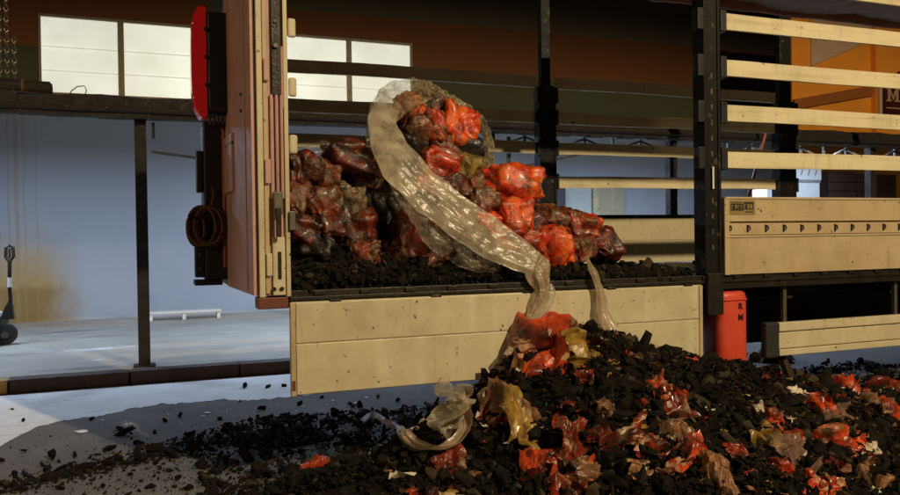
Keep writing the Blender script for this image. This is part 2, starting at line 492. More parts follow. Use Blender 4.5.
# upper wall with real openings for the windows
fw = MB()
XS = [(-1.91, .95), (2.60, 5.47)]
Z0, Z1 = 4.41, 5.92
fw.box(-16, XS[0][0], WY + .02, WY + .3, 4.2, Z1)
fw.box(XS[0][1], XS[1][0], WY + .02, WY + .3, 4.2, Z1)
fw.box(XS[1][1], 24, WY + .02, WY + .3, 4.2, Z1)
for a, b in XS:
    fw.box(a, b, WY + .02, WY + .3, 4.2, Z0)
fw.box(-16, 24, WY + .02, WY + .3, Z1, 9.5)
part("upper_wall", fw, m_facade, wh)
part("room_backing", MB().box(-3, 7, WY + 1.4, WY + 1.45, 4.2, 6.2), m_white, wh)
for (a, b) in XS:
    win = part("window", MB().box(a, b, WY - .01, WY + .05, Z0 - .06, Z0 - .002), m_frame, wh)
    win["label"] = "wide two pane window glowing pale from inside"
    fr = MB()
    fr.box(a, a + .05, WY - .02, WY + .06, Z0, Z1).box(b - .05, b, WY - .02, WY + .06, Z0, Z1)
    fr.box(a + .05, b - .05, WY - .02, WY + .06, Z1 - .05, Z1).box(a + .05, b - .05, WY - .02, WY + .06, Z0, Z0 + .04)
    part("frame", fr, m_frame, win, .006)
    mid = (a + b) / 2
    part("glazing_bar", MB().box(mid - .055, mid + .055, WY - .025, WY + .06, Z0 + .04, Z1 - .05), m_frame, win, .006)
    for (p, q) in ((a + .05, mid - .055), (mid + .055, b - .05)):
        # each pane carries three stacked frosted sheets with a slight lap
        zs = [Z0 + .04, Z0 + .45, Z0 + .90, Z1 - .05]
        for i in (1, 2):
            part("joint_strip", MB().box(p, q, WY + .008, WY + .018, zs[i] - .012, zs[i] + .012), m_joint, win)
        for i in range(3):
            part("pane", MB().box(p, q, WY + .02 + .006 * i, WY + .026 + .006 * i, zs[i], zs[i + 1] - .004 + (.02 if i < 2 else 0)), m_pane, win)
lamp("office_lamp", 'POINT', (1.0, WY + .75, 4.75), 60, (.95, 1, .9), shadow_soft_size=.12)
lamp("office_lamp", 'POINT', (3.0, WY + .8, 5.1), 22, (.95, 1, .9), shadow_soft_size=.12)

# ================================================================ CANOPY between kerb and warehouse
ca = empty("canopy", (-.1, 9.6, .15), "dark steel canopy on thin posts with a rough beam over the platform", "canopy")
bm_ = MB()
rng = random.Random(3)
N = 90
xs = [-8 + 24 * i / N for i in range(N + 1)]
for i in range(N):   # rough built-up beam: uneven lower and upper lips
    a, b = xs[i], xs[i + 1]
    bm_.box(a, b - .003, 9.55 + rng.uniform(-.012, .0), 9.72, 3.03 + rng.uniform(-.012, .012), 3.235 + rng.uniform(-.015, .02))
part("beam", bm_, m_canopy, ca)
part("gutter_lip", MB().tube([(-8, 9.53, 3.10), (2, 9.53, 3.105), (16, 9.53, 3.10)], .035, 8), m_canopy, ca)
rf = MB()
for i in range(24):
    a = -8 + i
    rf.prism([(a, 0), (a + .5, .03), (a + 1 - .004, 0), (a + 1 - .004, .02), (a + .5, .05), (a, .02)], 0, 1)
m = rf.mesh("roof_sheet")
for vv in m.vertices:
    t_ = vv.co.y
    vv.co.y = 9.60 + t_ * 6.65
    vv.co.z += 3.20 + .035 + t_ * .92
link("roof_sheet", m, m_canopy, ca)
pm = MB().box(-.065, .065, -.065, .065, .165, 3.03).mesh("post", .01)
for i, px in enumerate((-.095, 4.35, 7.39, 11.5)):
    link("post", pm, m_canopy, ca, (px, 9.75, 0))
    part("base_plate", MB().box(px - .12, px + .12, 9.63, 9.87, .15, .167), m_canopy, ca, .004)
part("drop_rod", MB().tube([(.03, 9.75, 2.66), (.9, 10.3, 2.62), (2.2, 11.2, 2.55)], .018, 6), m_truss, ca)
part("small_bracket", MB().box(.03, .065, 9.7, 9.75, 2.82, 3.0), m_canopy, ca)
# lattice girder below the beam, right of the second post
def truss(x0, x1, y, zb, zt, step, mat, name):
    part("chord", MB().box(x0, x1, y - .025, y + .025, zb - .03, zb), mat, ca)
    n = int(round((x1 - x0) / step))
    for i in range(n):
        a = x0 + i * step
        part("web_bar", MB().box(a, a + .03, y - .02, y + .02, zb, zt), mat, ca)
        up = (i % 2 == 0)
        part("web_bar", MB().beam((a + .03, y, zb + .015 if up else zt - .03), (a + step, y, zt - .03 if up else zb + .015), .026, .026), mat, ca)
truss(4.42, 7.3, 9.75, 2.83, 3.03, .48, m_truss, "a")
truss(7.46, 11.42, 9.75, 2.80, 3.03, .495, m_trussw, "b")
truss(11.57, 14.5, 9.75, 2.80, 3.03, .49, m_truss, "c")
part("brace", MB().beam((4.42, 9.80, 2.50), (6.2, 9.80, 2.86), .03, .03), m_truss, ca)
part("hanger", MB().box(4.72, 4.77, 9.90, 9.94, .15, 3.02), m_truss, ca)
# strip lights fixed under the canopy roof; last one added to brighten the cartons
for (px, py, pz, pw, lab) in ((-2.6, 12.2, 3.46, 150, "white strip light under the canopy, far left one"), (2.2, 12.2, 3.46, 115, "white strip light under the canopy behind the trailer door"),
                              (6.0, 12.2, 3.46, 220, "white strip light under the canopy behind the bag heap"), (9.6, 12.2, 3.46, 210, "white strip light under the canopy at the right"),
                              (11.6, 10.3, 3.26, 70, "added white strip light behind the beam that brightens the cartons")):
    f = empty("strip_light", (px, py, pz), lab, "light", "strip lights under the canopy")
    part("housing", MB().box(px - .65, px + .65, py - .06, py + .06, pz + .01, pz + .06), m_white, f, .006)
    part("tube", MB().tube([(px - .6, py, pz - .008), (px + .6, py, pz - .008)], .014, 8), m_tube, f)
    a = lamp("tube_light", 'AREA', (0, 0, 0), pw, (.56, .72, 1.0), shape='RECTANGLE', size=1.2, size_y=.06)
    a.parent = f; a.location = (0, 0, -.04)

# rolled mat on the beam, wire loop, hanging chain net
rb = empty("rolled_mat", (-1.6, 9.64, 3.25), "brown rolled mat lying on the canopy beam at the far left", "mat")
sp_ = MB()
for k in range(3):
    sp_.tube([(-3.6, 9.66, 3.338), (-1.9, 9.66, 3.334), (-1.02, 9.66, 3.326)], .078 - .014 * k, 14) if k == 0 else sp_.tube([(-1.025, 9.66, 3.326), (-1.005 + .004 * k, 9.66, 3.326)], .078 - .02 * k, 14)
part("roll", sp_, m_canopy, rb, smooth=False)
for tx in (-2.6, -1.3):
    part("tie", MB().tube([(tx, 9.66, 3.332), (tx + .03, 9.66, 3.332)], .083, 14), m_rope, rb)
wl = MB().tube([(-.84, 9.62, 3.24), (-.80, 9.62, 3.31), (-.74, 9.62, 3.36), (-.67, 9.62, 3.37), (-.65, 9.62, 3.32), (-.68, 9.62, 3.24)], .006, 6)
wl.box(-.82, -.69, 9.585, 9.65, 3.236, 3.275)
tag(link("wire_loop", wl.mesh("wire_loop"), m_black), "thin wire loop sticking up from the canopy beam below the left window", "wire")
ch = empty("chain_net", (-1.42, 9.5, 3.3), "dark hanging chain strands at the upper left edge above the rolled mat", "chain")
for k, (cx, top) in enumerate(((-1.50, 5.2), (-1.43, 5.2), (-1.36, 3.85))):
    z = 3.44
    i = 0
    lk = MB()
    while z < top:
        pts = [(cx + .02 * math.sin(t * math.pi / 4) * (1 if i % 2 else .35), 9.6 + .02 * math.sin(t * math.pi / 4) * (.35 if i % 2 else 1), z + .035 * math.cos(t * math.pi / 4)) for t in range(9)]
        lk.tube(pts, .007, 5, caps=False)
        z += .056; i += 1
    part("strand", lk, m_zinc, ch)

# bench at the wall
be = empty("low_bench", (.45, 15.35, .15), "low white bench standing against the blue wall", "bench")
part("seat", MB().box(-.08, 1.22, 15.2, 15.5, .27, .31), m_white, be, .006)
for lx in (-.06, .52, 1.14):
    part("leg", MB().box(lx, lx + .06, 15.22, 15.48, .15, .268), m_white, be, .004)

# pallet truck at the left edge
pj = empty("pallet_truck", (-2.05, 12.7, .15), "black pallet truck with upright handle standing at the left edge", "pallet truck")
part("handle_bar", MB().tube([(-1.90, 12.68, .60), (-1.915, 12.68, 1.02), (-1.905, 12.68, 1.36)], .026, 8), m_black, pj)
part("grip_loop", MB().tube([(-1.905, 12.68, 1.34), (-1.955, 12.68, 1.42), (-1.95, 12.68, 1.55), (-1.905, 12.68, 1.58), (-1.86, 12.68, 1.55), (-1.855, 12.68, 1.42), (-1.905, 12.68, 1.34)], .024, 8), m_black, pj)
part("grip_lever", MB().box(-1.92, -1.89, 12.665, 12.695, 1.40, 1.54), m_black, pj, .004)
part("handle_sleeve", MB().tube([(-1.913, 12.68, .98), (-1.911, 12.68, 1.12)], .03, 8), m_white, pj)
part("yoke", MB().prism([(-2.04, .52), (-1.86, .52), (-1.875, .70), (-1.93, .78), (-1.97, .70)], 12.62, 12.74), m_black, pj, .006)
part("pump", MB().tube([(-2.0, 12.7, .25), (-2.0, 12.7, .56)], .07, 12), m_zinc, pj)
for s in (-1, 1):
    wy = 12.7 + s * .05
    wx = -1.98
    pts = MB().tube([(wx, wy - .035, .30), (wx, wy + .035, .30)], .148, 20)
    w_ = part("wheel", pts, m_rubber, pj, .004)
    part("hub", MB().tube([(wx, wy - .04, .30), (wx, wy + .04, .30)], .05, 12), m_zinc, w_)
for s in (-1, 1):
    part("fork", MB().box(-3.4, -2.08, 12.7 + s * .2 - .08, 12.7 + s * .2 + .08, .20, .26), m_orange2, pj, .01)
part("battery_case", MB().box(-2.22, -2.05, 12.45, 12.95, .28, .62), m_white, pj, .015)

# white boards leaning at the wall, seen between trailer slats
for i, (x0, x1, lab) in enumerate(((9.05, 9.93, "white board leaning on the blue wall left of the narrow post"), (10.13, 10.87, "cream board leaning on the blue wall right of the narrow post"))):
    b_ = empty("leaning_board", (x0, WY - .2, .15), lab, "board")
    p = part("sheet", MB().prism([(x0, .15), (x1, .15), (x1, 2.80), (x0, 2.80)], WY - .12, WY - .09), m_white if i == 0 else m_cream, b_, .004)
    part("edge_trim", MB().box(x0 + .002, x1 - .002, WY - .124, WY - .086, 2.80, 2.83), m_white, b_)
tag(link("timber_stud", MB().box(9.96, 10.10, WY - .18, WY - .04, .15, 2.95).mesh("timber_stud", .006), m_wood), "narrow upright timber between the two leaning boards", "post")
gp = empty("grey_cabinet", (8.7, WY - .5, .15), "grey cabinet against the wall left of the leaning boards", "cabinet")
part("body", MB().box(8.30, 8.98, WY - .55, WY - .03, .15, 2.76), m_truss, gp, .01)
part("door_panel", MB().box(8.34, 8.94, WY - .57, WY - .552, .25, 2.7), m_truss, gp, .006)

# ---- right hand building in orange render
ob = empty("orange_wall", (16, 13, .15), "orange rendered wall with shading painted as a beige panel and dark stripe beyond the right end of the trailer", "wall")
part("wall", MB().box(13.04, 15.36, 13.0, 13.3, .15, 6.9), m_orange, ob)
part("projecting_bay", MB().box(15.36, 24, 12.86, 13.3, .15, 6.9), m_orange, ob)
part("shading_panel", MB().prism([(13.56, 5.25), (15.35, 5.96), (15.35, 6.88), (13.56, 6.88)], 12.965, 12.998), m_beige, ob)  # triangle of shading on the wall, built as a beige panel
part("shadow_stripe", MB().prism([(13.05, 4.28), (15.355, 4.70), (15.355, 4.93), (13.05, 4.50)], 12.94, 12.998), m_orange2, ob)  # solid dark strip standing in for a slanting shadow line
part("lower_shutter", MB().box(13.3, 15.3, 12.95, 12.998, .16, 2.9), m_brown, ob)
for k in range(9):
    part("shutter_slat", MB().box(13.32, 15.28, 12.925, 12.948, .2 + k * .3, .47 + k * .3), m_brown, ob, .008)
part("canopy_hood", MB().box(16.0, 18.5, 12.35, 12.858, 5.12, 5.26), m_sign, ob, .01)
sg = empty("shop_sign", (16.6, 12.8, 4.3), "maroon sign with pale capital letters MO on the orange wall", "sign")
part("panel", MB().box(15.48, 18.2, 12.80, 12.858, 4.28, 4.98), m_sign, sg, .008)
part("edge_strip", MB().box(15.38, 15.46, 12.78, 12.858, 4.2, 5.05), m_beige, sg, .006)
def letter_M(x, z, h, w, y):
    b = MB(); s = w * .17
    b.prism([(x + .04, z), (x + .04 + s, z), (x + .04 + s, z + h), (x + .04, z + h)], y - .02, y)
    b.prism([(x + w - s - .04, z), (x + w - .04, z), (x + w - .04, z + h), (x + w - s - .04, z + h)], y - .02, y)
    b.prism([(x + .04 + s, z + h), (x + .04 + s, z + h * .72), (x + w * .5, z + h * .08), (x + w * .5, z + h * .36)], y - .0195, y)
    b.prism([(x + w - .04 - s, z + h), (x + w * .5, z + h * .36), (x + w * .5, z + h * .08), (x + w - .04 - s, z + h * .72)], y - .019, y)
    for sx in (x, x + w - s - .08):
        b.prism([(sx, z - .001), (sx + s + .08, z - .001), (sx + s + .08, z + .035), (sx, z + .035)], y - .0185, y)
    for sx in (x - .005, x + w - s - .035):
        b.prism([(sx, z + h - .03), (sx + s + .04, z + h - .03), (sx + s + .04, z + h + .002), (sx, z + h + .002)], y - .018, y)
    return b
part("letter", letter_M(15.60, 4.56, .30, .40, 12.80), m_letter, sg)
ring = MB(); n = 28
for i in range(n):
    a0, a1 = 2 * math.pi * i / n, 2 * math.pi * (i + 1) / n
    f0 = lambda a, r1, r2: (16.27 + math.cos(a) * r1, 4.71 + math.sin(a) * r2)
    ring.prism([f0(a0, .19, .16), f0(a1, .19, .16), f0(a1, .125, .135), f0(a0, .125, .135)], 12.78, 12.80)
part("letter", ring, m_letter, sg)
part("underline", MB().box(15.60, 17.9, 12.785, 12.80, 4.40, 4.425), m_letter, sg)

# goods stacked on the platform at the right
wb = empty("wrapped_carton_stack", (12.0, 11.8, .15), "tall stack of white printed cartons wrapped in film beside the far post", "cartons")
def carton(x0, x1, y0, y1, z0, z1, par, taper=0):
    b = MB().prism([(x0 + taper, z0), (x1 - taper, z0), (x1, z1), (x0, z1)], y0, y1)
    c = part("carton", b, m_white, par, .008)
    for r_ in range(int((z1 - z0) / .24)):
        for k in range(3):
            cx = x0 + .12 + k * .18; cz = z0 + .09 + r_ * .24
            part("print_mark", MB().prism([(cx, cz), (cx + .03, cz), (cx + .07, cz + .11), (cx + .04, cz + .11)], y0 - .003, y0 - .001), m_label, c)
    return c
for z0, z1, x1 in ((.15, .80, 12.30), (.805, 1.5, 12.30), (1.505, 2.1, 12.31), (2.105, 2.58, 12.32), (2.64, 2.90, 12.37)):
    carton(11.71, x1, 11.6, 12.2, z0, z1, wb)
part("film_band", MB().box(11.70, 12.34, 11.59, 12.21, 2.582, 2.638), m_silver, wb, .01)
wc = empty("small_carton", (11.2, 11.8, .15), "short white carton stack showing above the side board left of the far post", "cartons")
carton(11.02, 11.36, 11.6, 12.0, .15, 1.2, wc); carton(11.00, 11.34, 11.6, 12.0, 1.205, 2.46, wc, .02)
for i, (x0, x1, zt, lab) in enumerate(((12.55, 13.3, 2.84, "dark brown crate right of the wrapped cartons"), (13.36, 14.4, 2.80, "dark brown crate at the right edge behind the side board"))):
    cr = empty("wooden_crate", (x0, 11.7, .15), lab, "crate", "dark crates on the platform")
    part("body", MB().box(x0 + .02, x1 - .02, 11.62, 12.3, .15, zt - .02), m_brown, cr)
    k = 0; z = .16
    while z < zt - .1:
        part("plank", MB().box(x0, x1, 11.595, 11.618, z, min(z + .16, zt)), m_brown, cr, .006); z += .175
po = empty("leaning_pole", (7.7, 9.3, 0), "thin red pole leaning behind the right slats", "pole")
part("shaft", MB().tube([(7.70, 9.30, .0), (8.445, 9.30, 2.14), (8.845, 9.30, 3.28), (9.02, 9.30, 3.78)], .024, 8), m_pole, po)
part("ferrule", MB().tube([(8.85, 9.30, 3.294), (8.896, 9.30, 3.425)], .03, 8), m_redb, po)

# ================================================================ TRAILER
Y0, Y1 = 4.85, 7.33
tr = empty("truck_trailer", (.8, 4.85, 0), "truck trailer with slatted cream sides, one side board folded down", "trailer")
tr.location = (.8, 4.85, 0)
part("deck", MB().box(.82, 12, 4.97, 7.28, 1.18, 1.278), m_rail, tr)
rail = MB().box(.80, 12, 4.85, 4.965, 1.172, 1.285).box(.80, 12, 4.838, 4.852, 1.222, 1.246)
rail = part("edge_rail", rail, m_rail, tr, .004)
for k in range(34):   # stake clips and bolts along the rail
    xx = .95 + k * .30
    part("rail_clip", MB().box(xx, xx + .07, 4.832, 4.8485, 1.252, 1.278), m_rail, rail, .003)
part("far_edge_rail", MB().box(.80, 12, 7.285, 7.40, 1.172, 1.285), m_rail, tr, .004)
for yy in (5.55, 6.55):
    part("chassis_beam", MB().box(1.3, 12, yy, yy + .12, .78, 1.17), m_chass, tr, .006)
for k in range(9):
    part("cross_member", MB().box(1.3 + k * 1.2, 1.38 + k * 1.2, 4.98, 7.27, 1.06, 1.172), m_chass, tr)
part("cross_panel", MB().box(4.3, 12, 5.9, 5.94, .55, 1.05), m_chass, tr)

# near side post
def post(x0, x1, y0, y1, levels, side, name, z0=1.16, z1=3.93):
    p = part(name, MB().box(x0 + .012, x1 - .012, y0, y1, z0, z1).box(x0, x0 + .025, y0 - .012, y1 + .005, z0 + .02, z1 - .02)
             .box(x1 - .025, x1, y0 - .012, y1 + .005, z0 + .02, z1 - .02), m_post, tr, .004)
    for z in levels:
        pk = .06 if side else .028
        for (a, b) in ((x0 - pk, x0 - .002), (x1 + .002, x1 + pk)):
            part("slat_pocket", MB().box(a, b, y0 - .022, y0 + .05, z - .15, z + .02), m_black, p, .008)
    for k in range(12):
        part("slot", MB().box((x0 + x1) / 2 - .008, (x0 + x1) / 2 + .008, y0 - .003, y0 - .0005, z0 + .5 + k * .12, z0 + .54 + k * .12), m_zinc if side else m_black, p)
    return p
LV = (2.25, 2.605, 2.957, 3.312, 3.667)
np_ = post(3.965, 4.12, 4.832, 4.95, LV, 1, "side_post", z0=.98)
np_["label"] = "black upright post at the end of the open bay"
part("strap", MB().box(4.03, 4.045, 4.812, 4.818, 1.95, 2.12), m_white, np_)
part("foot_bracket", MB().box(3.97, 4.115, 4.80, 4.826, .98, 1.30), m_rail, np_, .006)
for (a, b) in ((3.845, 4.04), (7.09, 7.35), (10.3, 10.5)):
    post(a, b, 7.28, 7.40, (2.25, 2.605, 2.93, 3.16), 0, "side_post", z0=1.29, z1=3.2)
    part("post_extension", MB().box(a + .045, b - .045, 7.30, 7.38, 3.2, 4.3), m_post, tr, .004)
# slats: near right bay, far bays
def slat(x0, x1, y, ztop, h=.125, th=.027, rng=random.Random(5)):
    bmx = bmesh.new()
    n = 24
    rows = []
    for i in range(n + 1):
        t = i / n
        x = x0 + (x1 - x0) * t
        w = .010 * math.sin(t * 5 + x0 * 3 + ztop * 9) + rng.uniform(-.0012, .0012)
        dz = -.007 * math.sin(t * math.pi + ztop) + .003 * math.sin(t * 11 + ztop * 5)
        rows.append([bmx.verts.new((x, y + yy + w, ztop + zz + dz + rng.uniform(-.0012, .0012))) for yy, zz in ((-th / 2, -h), (th / 2, -h), (th / 2, 0), (-th / 2, 0))])
    for i in range(n):
        for k in range(4):
            bmx.faces.new((rows[i][k], rows[i][(k + 1) % 4], rows[i + 1][(k + 1) % 4], rows[i + 1][k]))
    bmx.faces.new(rows[0]); bmx.faces.new(rows[-1][::-1])
    bmesh.ops.recalc_face_normals(bmx, faces=bmx.faces)
    m = bpy.data.meshes.new("slat"); bmx.to_mesh(m); bmx.free()
    return link("slat", m, m_wood, tr)
for z in LV:
    slat(4.188, 9.6, 4.85, z)
for z in (2.25, 2.605, 2.93, 3.30):
    slat(.95, 3.835, 7.33, z, .123)
    slat(4.05, 7.08, 7.33, z, .123)
# far side boards
def boardset(x0, x1, y, z0, z1, name, face):
    b = part(name, MB().box(x0, x1, y - .012, y + .012, z0, z1), m_cream, tr)
    h = (z1 - z0) / 2
    for k in range(2):
        part("panel", MB().box(x0, x1, y - .018, y + .018, z0 + k * h + .004, z0 + (k + 1) * h - .004), m_cream, b, .004)
    part("top_cap", MB().box(x0, x1, y - .024, y + .024, z1, z1 + .04), m_post, b, .005)
    return b
for a, b in ((.95, 3.83), (4.05, 7.08)):
    boardset(a, b, 7.33, 1.29, 1.79, "far_side_board", 1)

# closed near side board, right bay, with lashing hooks
cb = part("side_board", MB().box(4.165, 9.6, 4.845, 4.862, 1.285, 1.875), m_board, tr)
cb["label"] = "closed cream side board with a row of lashing hooks"
for z0, z1, yy in ((1.283, 1.578, 4.83), (1.592, 1.682, 4.836), (1.700, 1.878, 4.83)):
    part("panel", MB().box(4.163, 9.6, yy, 4.87, z0, z1), m_board, cb, .004)
part("end_cap", MB().box(4.155, 4.205, 4.826, 4.874, 1.281, 1.88), m_board, cb, .004)
part("top_lip", MB().box(4.163, 9.6, 4.822, 4.876, 1.872, 1.89), m_board, cb, .004)
part("lower_lip", MB().box(4.163, 9.6, 4.822, 4.8296, 1.572, 1.584), m_board, cb, .003)
part("groove_lip", MB().box(4.163, 9.6, 4.822, 4.8296, 1.698, 1.708), m_board, cb, .003)
hk = None
for k in range(28):
    hx = 4.20 + k * .183
    slot = MB().box(hx - .009, hx + .007, 4.8345, 4.8358, 1.610, 1.672)
    rg = [(hx + .004 + .02 * math.sin(t), 4.829, 1.645 + .02 * math.cos(t)) for t in [math.pi * q / 6 for q in range(7)]]
    slot.tube(rg, .004, 5)
    slot.box(hx - .004, hx + .004, 4.826, 4.8345, 1.622, 1.668)
    part("hook", slot, m_dark, cb)
lp = part("maker_plate", MB().box(4.198, 4.452, 4.8255, 4.829, 1.752, 1.862), m_label, cb)
# worn dark print on the plate, not legible in the photo
pr = MB()
rr = random.Random(11)
pr.box(4.212, 4.335, 4.8247, 4.8254, 1.782, 1.838).box(4.339, 4.436, 4.8249, 4.8254, 1.790, 1.850)
pr.box(4.212, 4.33, 4.8249, 4.82535, 1.844, 1.850).box(4.35, 4.43, 4.8249, 4.82535, 1.768, 1.776)
pw_ = MB()
for k in range(7):
    a = 4.220 + k * .0305 + rr.uniform(-.003, .003); z0 = 1.79 + (.008 if k > 3 else 0)
    pw_.box(a, a + .006, 4.8238, 4.8245, z0, z0 + .036)
    pw_.box(a + .007, a + .019, 4.8238, 4.8245, z0 + rr.choice((.0, .015, .03)), z0 + .036)
part("print", pw_, m_label, lp)
part("print", pr, m_dark, lp)

# folded down side board
db = part("dropped_side_board", MB().box(.805, 3.93, 4.838, 4.856, .632, 1.214), m_cream, tr)
db["label"] = "cream side board hanging folded down, speckled with soot"
part("panel", MB().box(.832, 3.90, 4.828, 4.862, .957, 1.208), m_cream, db, .004)
part("panel", MB().box(.832, 3.90, 4.826, 4.860, .636, .950), m_cream, db, .004)
part("end_cap", MB().box(.797, .829, 4.822, 4.868, .628, 1.21), m_board, db, .004)
part("end_cap", MB().box(3.903, 3.935, 4.822, 4.868, .628, 1.21), m_board, db, .004)
part("reflector", MB().box(.802, .822, 4.818, 4.8215, .665, .725), m_redb, db)
for k in range(5):
    hx = 1.05 + k * .68
    part("hinge", MB().tube([(hx, 4.834, 1.216), (hx + .07, 4.834, 1.216)], .011, 8), m_post, db)

# corner post and the rear door standing slightly open
cp = part("corner_post", MB().box(.655, .80, 4.87, 4.99, 1.26, 3.95), m_pink, tr, .004)
part("cream_strip", MB().box(.618, .652, 4.845, 4.99, 1.25, 3.95), m_cream, cp, .003)
part("cream_strip", MB().box(.656, .682, 4.853, 4.868, 1.27, 3.95), m_board, cp, .003)
part("lock_track", MB().box(.712, .768, 4.846, 4.868, 2.50, 3.95), m_rail, cp, .003)
for z in (2.545, 2.605, 2.665, 2.725):
    part("track_hole", MB().box(.744, .760, 4.842, 4.8455, z - .014, z + .014), m_black, cp)
for z in (2.95, 3.1, 3.25, 3.4):
    part("track_bolt", MB().tube([(.74, 4.838, z), (.74, 4.846, z)], .014, 10), m_rail, cp)
part("track_knob", MB().tube([(.736, 4.828, 2.80), (.736, 4.846, 2.80)], .016, 10), m_zinc, cp, .003)
part("lock_rod", MB().tube([(.774, 4.852, 2.42), (.774, 4.852, 2.80)], .008, 8), m_pink, cp)
for xx in (.706, .738, .768):
    part("lock_rod", MB().tube([(xx, 4.856, 1.86), (xx, 4.856, 2.50)], .010, 8), m_pink, cp)
part("outer_edge", MB().box(.782, .808, 4.842, 4.868, 1.25, 3.95), m_cream, cp, .003)
part("hinge_leaf", MB().box(.66, .695, 4.83, 4.851, 2.58, 2.72), m_pink, cp, .006)
part("hinge_leaf", MB().box(.66, .695, 4.83, 4.851, 1.95, 2.10), m_pink, cp, .006)
part("latch", MB().box(.706, .762, 4.815, 4.85, 1.76, 1.90), m_zinc, cp, .008)
part("latch_lever", MB().box(.715, .748, 4.79, 4.814, 1.62, 1.80), m_rail, cp, .006)
part("latch_catch", MB().box(.80, .84, 4.82, 4.85, 1.66, 1.78), m_zinc, cp, .006)
part("lower_plate", MB().box(.70, .776, 4.848, 4.868, 1.26, 1.62), m_cream, cp, .004)
part("plate_slot", MB().box(.73, .752, 4.842, 4.8475, 1.36, 1.53), m_black, cp, .004)
part("hinge_leaf", MB().box(.66, .695, 4.83, 4.851, 1.38, 1.52), m_cream, cp, .006)
for xx in (.705, .752):
    part("plate_bolt", MB().tube([(xx, 4.838, 1.30), (xx, 4.848, 1.30)], .013, 10), m_rail, cp)
part("foot_block", MB().box(.606, .792, 4.85, 5.0, 1.176, 1.248), m_redb, cp, .006)
for z in (2.978, 2.611, 2.256):     # empty slat pockets on the post
    part("slat_pocket", MB().box(.812, .862, 4.835, 4.862, z - .118, z), m_cream, cp, .012)
# door leaf: from the hinge corner to the far end, six degrees open
dl = MB()
def skew(mb):
    for i, (x, y, z) in enumerate(mb.v):
        mb.v[i] = (x - (y - 4.87) * .045, y, z)
    return mb
dl.box(.585, .612, 4.88, 6.03, 1.26, 3.95)
dl = part("rear_door", skew(dl), m_pink, tr, .004)
dl["label"] = "rear door leaf standing ajar, red lamp glow painted into its pink"
for yy in (5.08, 5.80):
    part("door_rib", skew(MB().box(.579, .5845, yy, yy + .03, 1.28, 3.95)), m_pink, dl, .003)
part("hinge_strap", skew(MB().box(.566, .584, 5.6, 5.98, 2.28, 2.36)), m_pink, dl, .003)
part("hinge_strap", skew(MB().box(.566, .584, 5.6, 5.98, 1.95, 2.30)), m_pink, dl, .003)
for z in (2.45, 2.56):
    part("rivet", skew(MB().tube([(.572, 5.22, z), (.586, 5.22, z)], .012, 8)), m_zinc, dl)
# far half of the rear with a black ladder-like rack
rk = part("rear_rack", MB().box(.545, .60, 6.06, 7.30, 1.26, 3.9), m_black, tr, .006)
rk["label"] = "black far half of the rear with a dark rack hanging below the lamp"
part("rack_panel", MB().box(.375, .544, 6.05, 6.4, 1.31, 2.50), m_black, rk, .012)
part("rack_edge", MB().box(.305, .372, 6.08, 6.2, 1.33, 1.82), m_black, rk, .008)
part("rack_edge", MB().box(.325, .372, 6.08, 6.2, 1.97, 2.28), m_black, rk, .008)
part("rack_foot", MB().box(.300, .50, 6.06, 6.3, 1.27, 1.308), m_chass, rk, .006)
part("red_pipe", MB().tube([(.515, 6.03, 1.4), (.52, 6.03, 2.45)], .014, 8), m_pole, rk)
for z in (1.40, 1.50, 1.60, 1.72):
    part("rack_hole", MB().tube([(.335, 6.07, z), (.335, 6.085, z)], .010, 8), m_zinc, rk)
# tall tail lamp
tl_ = part("tail_lamp", MB().box(.398, .560, 5.86, 6.045, 2.54, 3.27), m_black, tr, .02)
tl_["label"] = "tall red tail lamp with black housing"
bl = MB(); prof = []
for i in range(13):
    z = 2.50 + .80 * i / 12
    e = math.sqrt(max(0, 1 - abs((z - 2.90) / .42) ** 4))
    prof.append((.385 - .095 * e, z))
bl.prism(prof + [(.397, 3.30), (.397, 2.50)], 5.85, 6.05)
part("lens", bl, m_lens, tl_, .012)
for z in (2.72, 2.92, 3.12):
    part("lamp_rib", MB().box(.382, .41, 5.848, 6.04, z, z + .025), m_black, tl_)
for k in range(5):
    part("cable_stub", MB().tube([(.42 + k * .03, 5.95, 2.46), (.42 + k * .03, 5.95, 2.54)], .008, 6), m_zinc, tl_)
# roof tarpaulin pulled half way back, and the roof rail
rt = MB(); nx, ny = 60, 14
rngt = random.Random(9)
for i in range(nx + 1):
    for j in range(ny + 1):
        x = .6 + 9.6 * i / nx
        y = 4.86 + 1.40 * j / ny
        sag = -.02 * math.sin(math.pi * ((x - .6) % 1.6) / 1.6)
        w = noise.noise(Vector((x * 1.6, y * 2.2, 3))) * .05 + noise.noise(Vector((x * 5, y * 5, 9))) * .02
        rt.v.append((x, y, 3.93 + sag + w * min(1, j / 4)))
for i in range(nx):
    for j in range(ny):
        a = i * (ny + 1) + j
        rt.f.append((a, a + 1, a + ny + 2, a + ny + 1))
rtp = part("roof_tarp", rt, m_tarp, tr, smooth=True)
rtp["label"] = "grey brown roof tarpaulin pulled half open"
tb = [(.6 + 9.6 * i / 60, 6.28 + noise.noise(Vector((i * .33, 0, 2))) * .03, 3.92 + noise.noise(Vector((i * .4, 5, 0))) * .015) for i in range(61)]
part("rolled_edge", MB().tube(tb, [.05 + .012 * noise.noise(Vector((i * .7, 2, 2))) for i in range(61)], 10), m_tarpr, rtp, smooth=True)
part("roof_rail", MB().box(.6, 10.2, 4.82, 4.88, 3.80, 3.915), m_post, tr, .006)
for k in range(7):
    part("roof_bow", MB().box(1.0 + k * 1.5, 1.05 + k * 1.5, 4.89, 6.2, 3.99, 4.03), m_post, tr)

